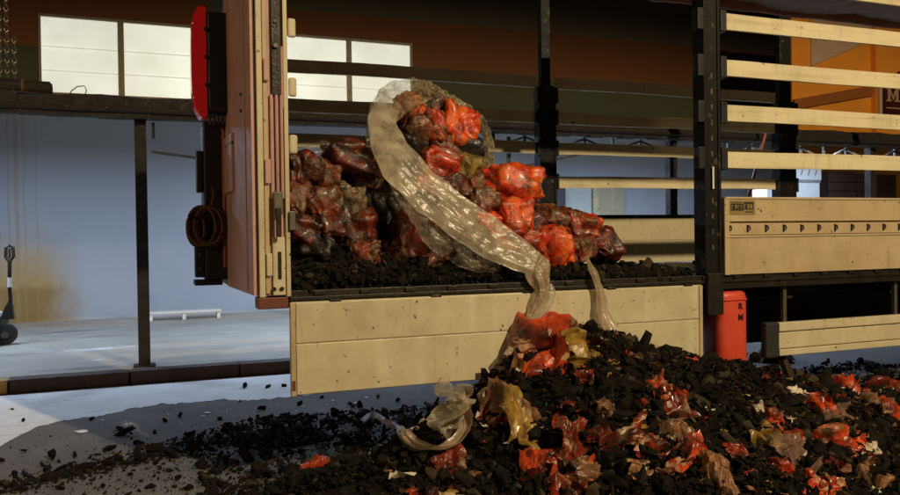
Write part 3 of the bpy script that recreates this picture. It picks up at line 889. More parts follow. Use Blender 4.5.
# side guard under the closed board
gd = part("side_guard", MB().box(4.72, 9.6, 4.86, 4.888, .625, .875), m_cream, tr)
for z0, z1, yy in ((.613, .665, 4.836), (.672, .800, 4.842), (.810, .882, 4.836)):
    part("guard_profile", MB().box(4.70, 9.6, yy, 4.885, z0, z1), m_cream, gd, .006)
part("guard_cap", MB().box(4.56, 4.697, 4.832, 4.90, .600, .888), m_rubber, gd, .018)
for xx in (4.80, 6.05, 7.3):
    part("guard_bracket", MB().box(xx, xx + .035, 4.895, 4.93, .86, 1.168), m_zinc, gd, .004)
# wheels (beyond the right edge of the view)
for xx in (8.6, 9.9):
    w_ = part("wheel", MB().tube([(xx, 4.98, .5), (xx, 5.30, .5)], .5, 32), m_rubber, tr, .02)
    part("rim", MB().tube([(xx, 4.972, .5), (xx, 4.985, .5)], .28, 24), m_zinc, w_)
# red fire extinguisher holder
ex = MB(); sec = []
for i in range(28):
    a = 2 * math.pi * i / 28
    c_, s_ = math.cos(a), math.sin(a)
    sec.append((4.262 + .142 * math.copysign(abs(c_) ** .52, c_), 4.965 + .13 * math.copysign(abs(s_) ** .52, s_)))
levels = [(.40, .96), (.42, 1), (1.09, 1), (1.115, .985), (1.135, .93), (1.146, .84), (1.151, .70)]
for z, k in levels:
    for (x, y) in sec:
        ex.v.append((4.262 + (x - 4.262) * k, 4.965 + (y - 4.965) * k, z))
n = 28
for i in range(len(levels) - 1):
    for k in range(n):
        ex.f.append((i * n + k, i * n + (k + 1) % n, (i + 1) * n + (k + 1) % n, (i + 1) * n + k))
ex.f.append(tuple(range(n))[::-1]); ex.f.append(tuple((len(levels) - 1) * n + k for k in range(n)))
exo = part("extinguisher_case", ex, m_case, tr, smooth=False)
for p_ in exo.data.polygons: p_.use_smooth = len(p_.vertices) == 4
exo["label"] = "red extinguisher case under the deck with two black marks"
part("lid_rim", MB().tube([(4.262 + (x - 4.262) * 1.03, 4.965 + (y - 4.965) * 1.03, 1.085) for x, y in sec + sec[:1]], .006, 6, caps=False), m_case, exo)
def text(body, size, x, y, z, mat, parent, extr=.001):
    cu = bpy.data.curves.new("lettering", 'FONT'); cu.body = body; cu.size = size; cu.extrude = extr; cu.offset = .002
    to = bpy.data.objects.new("lettering", cu); scene.collection.objects.link(to)
    dg = bpy.context.evaluated_depsgraph_get()
    me = bpy.data.meshes.new_from_object(to.evaluated_get(dg))
    bpy.data.objects.remove(to)
    me.transform(Matrix.Rotation(math.pi / 2, 4, 'X'))
    return link("lettering", me, mat, parent, (x, y, z))
text("R", .066, 4.285, 4.832, 1.012, m_sign, exo); text("M", .066, 4.28, 4.832, .925, m_sign, exo)

# rope coil hanging at the rack
rc = MB()
for k in range(7):
    r0 = .145 - .006 * (k % 3); cx = .40 + .02 * (k - 3)
    pts = [(.385 + .10 * math.cos(t) + .012 * (k - 3), 5.98 + .010 * (k % 4), 1.715 + r0 * math.sin(t)) for t in [2 * math.pi * q / 24 for q in range(25)]]
    rc.tube(pts, .012, 6, caps=False)
for k in range(4):
    pts = [(.31 + .06 * math.cos(t) + .008 * k, 6.01 + .012 * k, 1.70 + .13 * math.sin(t)) for t in [2 * math.pi * q / 24 for q in range(25)]]
    rc.tube(pts, .012, 6, caps=False)
rc.tube([(.42, 5.98, 1.86), (.44, 5.99, 1.95), (.43, 6.02, 2.0)], .01, 6)
tag(link("rope_coil", rc.mesh("rope_coil", 0, True), m_rope), "coil of brown rope hanging on the black rear rack", "rope")

# ================================================================ CHARCOAL
SX = [-0.4, 0.2, 0.6, 1.2, 1.7, 2.05, 2.35, 2.65, 3.05, 3.75, 4.4, 4.85, 5.9, 7.5, 9.5]
SZ = [0, 0.03, 0.07, 0.18, 0.42, 0.63, 0.84, 0.97, 0.93, 0.7, 0.56, 0.46, 0.27, 0.14, 0.04]
def interp(x):
    if x <= SX[0]: return SZ[0]
    for i in range(len(SX) - 1):
        if x < SX[i + 1]:
            t = (x - SX[i]) / (SX[i + 1] - SX[i]); return SZ[i] + (SZ[i + 1] - SZ[i]) * t
    return SZ[-1]
def hp(X, Y):
    s = interp(X)
    if Y < 4.75:
        W = 1.0 + 1.5 * s; h = s * max(0, 1 - (4.75 - Y) / W) ** 1.15
    else:
        W = .45 + 1.0 * s; h = s * max(0, 1 - (Y - 4.75) / W)
    gg = .1 * math.exp(-((X - .95) / .55) ** 2 - ((Y - 6.35) / .5) ** 2)
    base = .045 * min(1, max(0, (X - .1) / .7)) * min(1, max(0, (7.2 - Y) / .8))
    return max(h + gg, base)
LUMPS = []
rl = random.Random(21)
for k in range(24):      # irregular split-charcoal shapes: broken chunks of three uneven rings
    n_ = rl.choice((5, 6)); vs_ = []
    for e, rs in ((-.5, .72), (rl.uniform(-.15, .15), 1.08), (.5, .66)):
        ph = rl.uniform(-.5, .5)
        ox, oy = rl.uniform(-.12, .12), rl.uniform(-.12, .12)
        for i in range(n_):
            a = 2 * math.pi * i / n_ + ph
            r_ = .5 * rs * rl.uniform(.74, 1.14)
            vs_.append(Vector((e + rl.uniform(-.13, .13), math.cos(a) * r_ + ox, math.sin(a) * r_ + oy)))
    fs_ = [tuple(range(n_))[::-1], tuple(range(2 * n_, 3 * n_))]
    for q in (0, n_):
        fs_ += [(q + i, q + (i + 1) % n_, q + n_ + (i + 1) % n_, q + n_ + i) for i in range(n_)]
    LUMPS.append((vs_, fs_))
def rand_rot(r, flat=.5):
    return Matrix.Rotation(r.uniform(0, 6.28), 3, 'Z') @ Matrix.Rotation(r.gauss(0, flat), 3, 'Y') @ Matrix.Rotation(r.uniform(0, 6.28), 3, 'X')
def add_lump(V, F, r, pos, s, el, flat=.5):
    vs_, fs_ = LUMPS[r.randrange(24)]
    rot = rand_rot(r, flat); b = len(V)
    sc = (s * el, s * r.uniform(.75, 1.15), s * r.uniform(.6, 1.0))
    for v in vs_:
        p = rot @ Vector((v.x * sc[0], v.y * sc[1], v.z * sc[2]))
        V.append((pos[0] + p.x, pos[1] + p.y, pos[2] + p.z))
    for f in fs_:
        F.append(tuple(b + i for i in f))
def size(r):
    return min(.11, .0165 * math.exp(r.gauss(0, .68)))
V, F = [], []
# grit and crumbs trodden over the asphalt
r = random.Random(30)
for k in range(1300):
    x = r.gauss(-.2, .75); y = r.gauss(5.3, .7)
    s = min(.03, .008 * math.exp(r.gauss(0, .5)))
    add_lump(V, F, r, (x, y, s * .3), s, 1.4)
for k in range(1500):
    t = r.random(); x = -1.0 + 1.45 * t + r.gauss(0, .12); y = 5.72 + .75 * t + r.gauss(0, .10 + .06 * t)
    s = min(.05, .010 * math.exp(r.gauss(0, .6)))
    add_lump(V, F, r, (x, y, s * .3), s, r.choice((1.2, 1.6, 2.4)))
# mound below the loose pieces
MOUND0, MOUNDN = len(F), 120 * 70
nx, ny = 120, 70
X0, X1_, YA, YB = -.3, 9.5, 2.2, 7.3
for i in range(nx + 1):
    for j in range(ny + 1):
        x = X0 + (X1_ - X0) * i / nx; y = YA + (YB - YA) * j / ny
        z = hp(x, y) - .03 + .02 * noise.noise(Vector((x * 4, y * 4, 0)))
        V.append((x, y, z - .07 * max(0, 1 - hp(x, y) / .10)))
MV = len(V) - (nx + 1) * (ny + 1)
for i in range(nx):
    for j in range(ny):
        a = MV + i * (ny + 1) + j
        F.append((a, a + ny + 1, a + ny + 2, a + 1))
r = random.Random(31)
cnt = 0
while cnt < 38000:
    x = r.uniform(-.3, 8.2); y = r.uniform(2.5, 7.2)
    h = hp(x, y)
    if h < .012:
        if r.random() > .03: continue
    elif h < .05 and r.random() > .55: continue
    if y > 5.4 and r.random() > .5: continue
    s = size(r)
    jit = .03 * noise.noise(Vector((x * 3, y * 3, 5)))
    add_lump(V, F, r, (x, y, max(s * .3, h + jit + r.uniform(-.02, .012))), s, r.choice((.9, 1.0, 1.15, 1.3, 1.6, 2.3)))
    cnt += 1
m = bpy.data.meshes.new("charcoal_pile"); m.from_pydata(V, [], F); m.update()
m.materials.append(m_coal); m.materials.append(m_lump)
for p_ in m.polygons[MOUND0:MOUND0 + MOUNDN]: p_.material_index = 1
tag(link("charcoal_pile", m, m_coal), "spilled heap of loose charcoal on the ground against the trailer side", "charcoal", kind="stuff")
# charcoal on the deck
def hb(x, y):
    f = min(1, max(0, (y - 4.86) / .25))
    left = .22 * math.exp(-((x - 1.1) / .45) ** 2)
    heap = .16 * math.exp(-((x - 2.2) / .7) ** 2)
    return .025 + f * (left + heap + .03)
V, F = [], []
nx, ny = 60, 40
for i in range(nx + 1):
    for j in range(ny + 1):
        x = .83 + 3.1 * i / nx; y = 4.90 + 2.35 * j / ny
        V.append((x, y, 1.275 + hb(x, y) - .02 + .012 * noise.noise(Vector((x * 6, y * 6, 0)))))
for i in range(nx):
    for j in range(ny):
        a = i * (ny + 1) + j
        F.append((a, a + ny + 1, a + ny + 2, a + 1))
r = random.Random(41)
for k in range(7500):
    x = r.uniform(.84, 6.8) if r.random() < .15 else r.uniform(.84, 3.92); y = 4.88 + 2.3 * r.random() ** 1.8
    s = size(r) * .85
    base = hb(x, y) if x < 3.93 else .01
    add_lump(V, F, r, (x, y, 1.28 + max(s * .3, base + r.uniform(-.02, .012))), s, r.choice((1, 1.3, 1.7, 2.2)))
for k in range(260):      # crumbs on the edge rail
    x = r.uniform(.83, 3.92); s = r.uniform(.008, .026)
    add_lump(V, F, r, (x, r.uniform(4.855, 4.93), 1.287 + s * .3), s, 1.3)
# black inner core that carries the bags
def core(cx, cy, cz, rx, ry, rz):
    b = len(V); nu, nv = 18, 10
    for i in range(nv + 1):
        th = math.pi * i / nv
        for j in range(nu):
            ph = 2 * math.pi * j / nu
            d = Vector((math.sin(th) * math.cos(ph), math.sin(th) * math.sin(ph), math.cos(th)))
            k = 1 + .22 * noise.noise(d * 2.5 + Vector((cx, cy, cz)))
            V.append((cx + d.x * rx * k, cy + d.y * ry * k, max(1.28, cz + d.z * rz * k)))
    for i in range(nv):
        for j in range(nu):
            F.append((b + i * nu + j, b + i * nu + (j + 1) % nu, b + (i + 1) * nu + (j + 1) % nu, b + (i + 1) * nu + j))
core(1.15, 5.85, 1.6, .42, .58, .55); core(1.95, 5.95, 1.85, .40, .42, .72); core(2.3, 5.85, 1.6, .6, .55, .42); core(2.95, 5.75, 1.40, .38, .4, .22)
m = bpy.data.meshes.new("deck_charcoal"); m.from_pydata(V, [], F); m.update()
tag(link("deck_charcoal", m, m_coal), "loose charcoal and soot covering the trailer deck below the bags", "charcoal", kind="stuff")
# loose lumps that can be told apart on the open asphalt
r = random.Random(51)
for (x, y, s) in [(-0.527, 7.676, 0.05), (-0.231, 6.96, 0.04), (-0.321, 6.442, 0.08), (-0.715, 6.412, 0.08), (-0.56, 6.4, 0.05), (0.087, 7.313, 0.05), (0.218, 7.464, 0.05), (0.269, 6.664, 0.06), (-0.132, 6.608, 0.05), (-0.0, 6.269, 0.085), (0.117, 6.099, 0.09), (0.28, 6.114, 0.09), (0.294, 5.721, 0.08), (-0.569, 6.128, 0.05), (-0.904, 6.047, 0.07), (-0.695, 5.883, 0.05), (-0.94, 6.718, 0.03), (-1.064, 6.482, 0.05), (-0.456, 6.0, 0.085), (-0.303, 6.037, 0.08), (-0.103, 6.057, 0.09), (0.474, 6.469, 0.08), (-1.28, 8.47, 0.03), (-1.102, 7.855, 0.04), (0.925, 8.636, 0.06), (1.155, 8.527, 0.06), (1.325, 8.509, 0.06), (0.949, 7.443, 0.06), (0.409, 5.216, 0.05), (0.14, 5.47, 0.05), (-0.321, 5.513, 0.05), (-0.58, 5.583, 0.04), (-0.163, 5.721, 0.04), (1.32, 7.512, 0.06), (1.584, 7.75, 0.05), (1.765, 7.306, 0.05), (0.796, 7.906, 0.03), (2.102, 7.508, 0.05), (2.229, 7.24, 0.05), (-0.035, 5.366, 0.05), (0.312, 5.465, 0.05), (0.206, 5.24, 0.06)]:
    V, F = [], []
    add_lump(V, F, r, (0, 0, 0), s * .82, r.choice((1.0, 1.4, 1.8)), .15)
    m = bpy.data.meshes.new("charcoal_lump"); m.from_pydata(V, [], F); m.update()
    zmin = min(v[2] for v in V)
    if y > 7.0: lab = "charcoal lump on or beside the white powder by the corner of the folded board" if x > .6 else ("charcoal lump lying on the white powder at the left" if x < -.75 else "charcoal lump on the dark shaded asphalt near the white powder")
    elif s >= .08: lab = "long stick of charcoal lying on the lit asphalt left of the heap"
    else: lab = "small charcoal lump lying on the lit asphalt left of the heap"
    tag(link("charcoal_lump", m, m_lump, None, (x, y, -zmin)), lab, "charcoal lump", "loose charcoal lumps on the asphalt")

# ================================================================ BAGS
class Creases:
    """sharp straight folds in random directions, as in crumpled plastic: a sum of triangle waves"""
    def __init__(s, seed, waves, planar=False):
        r = random.Random(seed); s.w = []
        for f, a in waves:
            n = Vector((r.gauss(0, 1), r.gauss(0, 1), 0 if planar else r.gauss(0, 1))).normalized()
            s.w.append((n * f, r.uniform(0, 1), a))
        s.o = Vector((r.uniform(0, 99), r.uniform(0, 99), r.uniform(0, 99)))
    def __call__(s, p, warp=.10):
        q = p + noise.noise_vector(p * 2.2 + s.o) * warp
        d = 0
        for n, o, a in s.w:
            t = (q.dot(n) + o) % 1.0
            d += a * (abs(t - .5) * 4 - 1)
        return d
def bag_mesh(seed, cls):
    r = random.Random(seed)
    nu, nv = 60, 36
    off = Vector((r.uniform(0, 50), r.uniform(0, 50), r.uniform(0, 50)))
    vs_, fs_ = [], []
    neck = r.random() < .7
    cr = Creases(seed * 3, ((1.3, .075), (1.9, .07), (2.6, .055), (3.4, .045), (4.6, .034), (6.0, .028), (8.0, .020), (11.0, .014)))
    for i in range(nv + 1):
        t = i / nv
        th = math.pi * (.02 + .96 * t)
        for j in range(nu):
            ph = 2 * math.pi * j / nu
            c_, s_ = math.cos(ph), math.sin(ph)
            st_ = math.sin(th)
            d = Vector((-math.copysign(abs(math.cos(th)) ** .6, math.cos(th)), math.copysign(abs(c_) ** .55, c_) * st_ ** .5, math.copysign(abs(s_) ** .6, s_) * st_ ** .5))
            p = Vector((d.x * .5, d.y * .38, d.z * .38))
            if neck and t > .80:
                q = (t - .80) / .20
                kk = 1 - .75 * math.sin(q * math.pi * .75) ** 1.0
                p.y *= max(.2, kk) * (1 + .9 * q * q); p.z *= max(.2, kk)
                p.x += .10 * q
            n1 = noise.noise(p * 3.2 + off)
            pl_ = abs(math.sin(ph * 5 + 2.5 * n1)) * (-.16 * max(0, t - .5) / .5)
            k = 1.05 + .22 * n1 + 1.25 * cr(p, .16) + pl_
            vs_.append(p * k + noise.noise_vector(p * 7 + off) * .03)
    for i in range(nv):
        for j in range(nu):
            fs_.append((i * nu + j, i * nu + (j + 1) % nu, (i + 1) * nu + (j + 1) % nu, (i + 1) * nu + j))
    fs_.append(tuple(range(nu))[::-1]); fs_.append(tuple(nv * nu + k for k in range(nu)))
    m = bpy.data.meshes.new("charcoal_bag")
    m.from_pydata([tuple(v) for v in vs_], [], fs_)
    m.shade_smooth()
    m.materials.append(BAGM[cls])
    m.update()
    return m
bagcache = {}
def bag(x, y, z, w, h, cls, label, r, group):
    k = r.randrange(5)
    if (cls, k) not in bagcache:
        bagcache[(cls, k)] = bag_mesh(100 + k * 7 + ord(cls), cls)
    o = link("charcoal_bag", bagcache[(cls, k)], None, None, (x, y, z))
    o.scale = (w * .93, max(w, h) * 1.05, h * 1.2)
    o.rotation_euler = (r.uniform(-.45, .45), r.uniform(-.35, .35), r.uniform(-.5, .5) + (math.pi if r.random() < .5 else 0))
    tag(o, label, "bag", group)
    return o
r = random.Random(61)
BAGS = [
 (0.96, 5.26, 2.084, 0.262, 0.246, 'd', 'dark red charcoal bag against the corner post, topmost of its stack'),
 (1.308, 5.36, 2.176, 0.376, 0.273, 'd', 'dark red charcoal bag with pleated folds on top of the left stack'),
 (1.126, 5.31, 2.05, 0.234, 0.201, 'b', 'flattened brown bag between the corner post bag and the pleated dark red bag'),
 (1.449, 5.41, 2.05, 0.261, 0.243, 'b', 'brown scorched bag tucked under the pleated dark red bag'),
 (0.915, 5.18, 1.858, 0.225, 0.225, 'b', 'brown bag beside the corner post, second in its stack'),
 (1.081, 5.18, 1.839, 0.244, 0.228, 'b', 'crumpled brown and red bag in the middle of the left stack'),
 (1.273, 5.21, 1.848, 0.249, 0.249, 't', 'tan bag with pale torn paper in the middle of the left stack'),
 (1.476, 5.36, 1.827, 0.207, 0.225, 'k', 'soot black bag in the gap between the left stack and the film'),
 (0.944, 5.14, 1.672, 0.224, 0.208, 'd', 'sooty dark red bag low beside the corner post'),
 (1.144, 5.14, 1.671, 0.228, 0.195, 'd', 'small dark red bag low in the left stack'),
 (1.339, 5.18, 1.683, 0.249, 0.266, 'd', 'dark red bag with a folded collar at the right end of the left stack'),
 (1.346, 5.11, 1.514, 0.213, 0.18, 'b', 'burst orange brown bag lying on the deck coal below the left stack'),
 (1.022, 5.11, 1.533, 0.24, 0.176, 'k', 'black sooty bag half buried in coal at the foot of the left stack'),
 (1.72, 5.21, 1.589, 0.291, 0.377, 'd', 'striped dark red bag behind the clear film below the swoop'),
 (1.865, 5.16, 1.503, 0.24, 0.257, 'b', 'brown bag showing through the lower edge of the film'),
 (1.683, 5.41, 1.779, 0.265, 0.318, 'k', 'black bag in deep shade left of the film swoop'),
 (1.87, 5.66, 2.601, 0.241, 0.241, 'o', 'orange bag just under the film hood at the top of the tall heap'),
 (2.059, 5.71, 2.611, 0.284, 0.246, 'd', 'dark red bag at the very top of the tall heap'),
 (2.209, 5.61, 2.478, 0.358, 0.339, 'o', 'bright orange crumpled bag near the top right of the tall heap'),
 (1.897, 5.56, 2.406, 0.275, 0.256, 'b', 'charred brown bag left of the bright orange bag in the tall heap'),
 (2.034, 5.56, 2.434, 0.222, 0.277, 'r', 'narrow red bag between the charred brown and the bright orange bags'),
 (1.832, 5.56, 2.262, 0.256, 0.256, 'k', 'black bag behind the hood edge of the film'),
 (2.323, 5.61, 2.297, 0.284, 0.246, 'k', 'black bag under the bright orange bag of the tall heap'),
 (2.024, 5.46, 2.13, 0.382, 0.273, 'r', 'wide red orange bag across the middle of the tall heap'),
 (2.263, 5.51, 2.132, 0.298, 0.242, 'y', 'olive yellow bag right of the wide red bag'),
 (2.104, 5.56, 2.285, 0.241, 0.223, 'b', 'dull brown bag above the wide red bag'),
 (2.3, 5.41, 1.973, 0.275, 0.239, 'b', 'brown bag below the olive yellow bag'),
 (2.071, 5.36, 1.96, 0.287, 0.233, 'd', 'dark red bag just above the film swoop'),
 (1.899, 5.36, 1.995, 0.231, 0.195, 'r', 'red bag peeping over the upper edge of the film swoop'),
 (2.559, 5.36, 1.957, 0.463, 0.352, 'o', 'large tilted orange bag at the top of the right slope'),
 (2.328, 5.31, 1.856, 0.308, 0.271, 'b', 'brown and orange bag leaning against the large tilted orange bag'),
 (2.28, 5.26, 1.699, 0.358, 0.233, 'o', 'orange bag lying along the film swoop'),
 (2.524, 5.21, 1.733, 0.288, 0.27, 'o', 'rounded orange bag under the large tilted orange bag'),
 (2.385, 5.16, 1.58, 0.372, 0.23, 'r', 'red bag with pale print at the foot of the film swoop'),
 (2.75, 5.36, 1.683, 0.243, 0.243, 'd', 'dark red bag in the middle of the right slope'),
 (3.006, 5.46, 1.707, 0.348, 0.27, 'b', 'brown red bag with a rolled neck behind the right slope'),
 (2.604, 5.16, 1.555, 0.252, 0.234, 'r', 'small red bag in the middle of the foot of the slope'),
 (2.82, 5.16, 1.529, 0.328, 0.31, 'o', 'shiny bright orange bag at the foot of the right slope'),
 (3.2, 5.36, 1.656, 0.308, 0.25, 'r', 'dark bag with a red cap, upper of the two at the end of the slope'),
 (3.055, 5.18, 1.495, 0.278, 0.204, 'b', 'brown bag below the red capped bag'),
 (3.35, 5.31, 1.52, 0.251, 0.289, 'd', 'dark brown bag at the far right end of the slope'),
]
for (x, y, z, w, h, c, lab) in BAGS:
    bag(x, y, z, w, h, c, lab, r, "charcoal bags heaped on the trailer deck")
# bags further back that fill the heap
for k in range(22):
    which = r.random()
    if which < .35: x, y = r.uniform(.95, 1.5), r.uniform(5.5, 6.5); top = 2.15 - .15 * abs(x - 1.2)
    elif which < .7: x, y = r.uniform(1.6, 2.3), r.uniform(5.75, 6.5); top = 2.6 - .5 * abs(x - 1.9)
    else: x, y = r.uniform(2.3, 3.3), r.uniform(5.5, 6.2); top = 2.05 - .62 * (x - 2.3)
    z = r.uniform(1.4, top - .1)
    if r.random() < .5: z = top - .12
    z = max(1.42, z - .12)
    bag(x, y, z, r.uniform(.24, .32), r.uniform(.18, .24), r.choice("rdbkdk"), "sooty bag buried at the back of the heap behind the front row of bags", r, "bags buried at the back of the heap")

# ================================================================ TORN BAGS AND WRAPPERS IN THE PILE
def crumple(w, h, seed, amp=.15, n=20):
    r = random.Random(seed)
    off = Vector((r.uniform(0, 90), r.uniform(0, 90), 0))
    V, F = [], []
    cr = Creases(seed, ((1.2, .30), (1.9, .22), (2.9, .16), (4.3, .10)), True)
    edge = [r.uniform(.62, 1.0) for _ in range(9)]
    for i in range(n + 1):
        for j in range(n + 1):
            u, v = i / n * 2 - 1, j / n * 2 - 1
            a = math.atan2(v, u); q = (a / (2 * math.pi) * 9) % 9
            e = edge[int(q) % 9] * (1 - q % 1) + edge[(int(q) + 1) % 9] * (q % 1)
            rr_ = max(abs(u), abs(v))
            k = 1 - (1 - e) * rr_ ** 3
            p = Vector((u * k * .5, v * k * .5, 0))
            nz = .55 + cr(p, .25) + noise.noise(p * 15 + off) * .10
            nx_ = noise.noise(p * 4.5 + off + Vector((9, 0, 3))) * .16; ny_ = noise.noise(p * 4.5 + off + Vector((0, 9, 7))) * .16
            V.append(((p.x + nx_) * w, (p.y + ny_) * h, (nz - .55) * amp * 2.6 * math.sqrt(w * h) - .12 * rr_ ** 2 * min(w, h)))
    for i in range(n):
        for j in range(n):
            a = i * (n + 1) + j
            F.append((a, a + n + 1, a + n + 2, a + 1))
    m = bpy.data.meshes.new("torn_bag"); m.from_pydata(V, [], F)
    return m
SCRAPS = [
 (2.502, 4.652, 0.857, 0.38, 0.34, 'R', 'large torn red and white bag spread over the crest of the coal pile'),
 (2.727, 4.458, 0.827, 0.293, 0.147, 'Y', 'olive yellow wrapper sheet right of the torn bag on the crest'),
 (1.975, 4.497, 0.489, 0.229, 0.165, 'R', 'orange red torn bag left of the tan sheet on the lower slope'),
 (2.147, 4.399, 0.557, 0.253, 0.253, 'T', 'tan paper sack sheet standing up from the lower slope'),
 (2.105, 4.168, 0.448, 0.157, 0.253, 'Y', 'olive yellow strip of sack hanging below the tan sheet'),
 (2.061, 3.85, 0.309, 0.158, 0.146, 'R', 'shiny orange bag scrap near the bottom edge under the yellow strip'),
 (2.11, 3.67, 0.276, 0.185, 0.163, 'R', 'red and white torn bag at the bottom edge below the pile'),
 (2.213, 3.674, 0.328, 0.186, 0.077, 'T', 'tan scrap edged with red beside the red and white torn bag'),
 (2.256, 3.884, 0.427, 0.138, 0.161, 'R', 'red strip of bag in the middle of the slope'),
 (2.464, 3.739, 0.457, 0.216, 0.091, 'R', 'dark red foil scrap lying flat right of the red strip'),
 (2.561, 3.573, 0.425, 0.144, 0.055, 'R', 'pinkish scrap trailing from the dark red foil scrap'),
 (2.887, 3.845, 0.549, 0.252, 0.168, 'R', 'torn red bag with a tan underside below the red drum holder'),
 (2.756, 3.627, 0.469, 0.148, 0.136, 'T', 'tan panel torn from the red bag above it'),
 (2.956, 4.066, 0.637, 0.126, 0.101, 'R', 'small red scrap high on the right slope'),
 (2.538, 4.261, 0.707, 0.089, 0.063, 'R', 'small red scrap under the olive yellow wrapper'),
 (2.685, 3.45, 0.403, 0.217, 0.098, 'R', 'red and clear crumpled bag near the lower middle'),
 (2.739, 3.267, 0.323, 0.136, 0.178, 'T', 'tan and white sack scrap near the bottom edge'),
 (3.03, 3.455, 0.379, 0.112, 0.056, 'R', 'flat red chip of foil right of the crumpled bag'),
 (3.701, 3.871, 0.378, 0.09, 0.103, 'R', 'round red scrap with white print'),
 (3.414, 3.628, 0.358, 0.156, 0.072, 'Y', 'olive lump of wrapper below the round red scrap'),
 (3.644, 3.689, 0.325, 0.136, 0.099, 'R', 'red wrapper piece touching the clear crumpled bag'),
 (3.574, 3.512, 0.279, 0.273, 0.154, 'C', 'clear film bag with red print on the right of the pile'),
 (4.06, 3.634, 0.236, 0.302, 0.076, 'R', 'long red streak of bag on the right of the pile'),
 (4.459, 4.168, 0.351, 0.157, 0.171, 'R', 'bright red scrap standing up on the right of the pile'),
 (5.241, 4.648, 0.36, 0.194, 0.145, 'R', 'bright red scrap near the back edge of the pile'),
 (5.672, 4.685, 0.293, 0.283, 0.1, 'R', 'dull red strip at the back right of the pile'),
 (5.066, 4.103, 0.234, 0.132, 0.205, 'R', 'red bag end cut by the right side of the pile'),
 (4.375, 3.964, 0.297, 0.178, 0.123, 'C', 'crumpled clear wrapper with specks of red'),
 (4.268, 3.607, 0.2, 0.064, 0.057, 'W', 'white paper chip right of the long red streak'),
 (3.894, 3.333, 0.159, 0.164, 0.129, 'T', 'tan folded scrap at the bottom right'),
 (3.318, 3.192, 0.218, 0.141, 0.119, 'R', 'red scrap at the bottom edge on the right'),
 (3.496, 3.198, 0.182, 0.132, 0.077, 'R', 'thin red scrap beside the scrap at the bottom edge'),
 (3.697, 3.981, 0.42, 0.059, 0.079, 'W', 'pale block of packaging standing on the coal'),
 (4.346, 4.33, 0.424, 0.116, 0.073, 'W', 'bent white strip near the back of the pile'),
 (1.652, 4.243, 0.252, 0.154, 0.13, 'R', 'red scrap under the loop of film on the ground'),
 (1.018, 5.151, 0.048, 0.134, 0.107, 'R', 'dull red scrap on the left of the coal'),
 (7.079, 7.579, -0.001, 0.549, 0.249, 'T', 'brown sack piece at the back of the pile under the side guard'),
 (6.947, 8.584, -0.0, 0.354, 0.191, 'R', 'dark red wrapper at the foot of the red drum holder'),
 (5.06, 4.353, 0.304, 0.198, 0.107, 'T', 'tan crumpled scrap at the back right'),
 (3.215, 3.329, 0.29, 0.1, 0.066, 'R', 'small red chip in the lower right'),
 (2.421, 3.487, 0.343, 0.107, 0.064, 'T', 'small tan chip near the bottom edge'),
 (2.507, 3.96, 0.561, 0.095, 0.072, 'T', 'small tan chip in the middle of the slope'),
]
r = random.Random(71)
for i, (x, y, z, w, h, c, lab) in enumerate(SCRAPS):
    nm = {"R": "torn_bag", "Y": "wrapper_sheet", "T": "paper_sack_scrap", "C": "clear_wrapper", "W": "packaging_chip"}[c]
    big_ = 1.35 if i < 6 else 1.2
    m = crumple(w * 1.4 * big_, max(h, w * .5) * 1.7 * big_, 300 + i)
    o = link(nm, m, SCRM[c], None, (x, y - .02, z + .022))
    o.rotation_euler = (R(42) + r.uniform(-.25, .3), r.uniform(-.35, .35), r.uniform(-.5, .5))
    tag(o, lab, {"R": "torn bag", "Y": "wrapper", "T": "sack scrap", "C": "wrapper", "W": "paper chip"}[c], "torn bags and wrappers in the spilled charcoal")

# small bits of wrapper mixed into the coal
r = random.Random(81)
V, F, MI = [], [], []
while len(MI) < 300 * 18:
    x = r.uniform(1.2, 7.5); y = r.uniform(2.7, 5.2)
    h = hp(x, y)
    if h < .08: continue
    s = min(.075, .026 * math.exp(r.gauss(0, .45)))
    rot = Matrix.Rotation(r.uniform(0, 6.28), 3, 'Z') @ Matrix.Rotation(r.gauss(.2, .5), 3, 'X')
    b = len(V); c = r.choice((0, 0, 0, 1, 1, 2, 3))
    asp = r.uniform(.4, 1)
    for i in range(4):
        for j in range(4):
            p = rot @ Vector(((i / 3 - .5) * 2 * s + r.uniform(-.3, .3) * s, ((j / 3 - .5) * 2 * s + r.uniform(-.3, .3) * s) * asp, r.uniform(-.45, .45) * s))
            V.append((x + p.x, y + p.y, h + .012 + p.z))
    for i in range(3):
        for j in range(3):
            a = b + i * 4 + j
            F += [(a, a + 4, a + 5), (a, a + 5, a + 1)]; MI += [c, c]
m = bpy.data.meshes.new("wrapper_bits"); m.from_pydata(V, [], F)
for k in "RTYW": m.materials.append(SCRM[k])
m.polygons.foreach_set("material_index", MI); m.update()
tag(link("wrapper_bits", m), "small red and tan bits of torn wrapper mixed into the spilled charcoal", "scraps", kind="stuff")

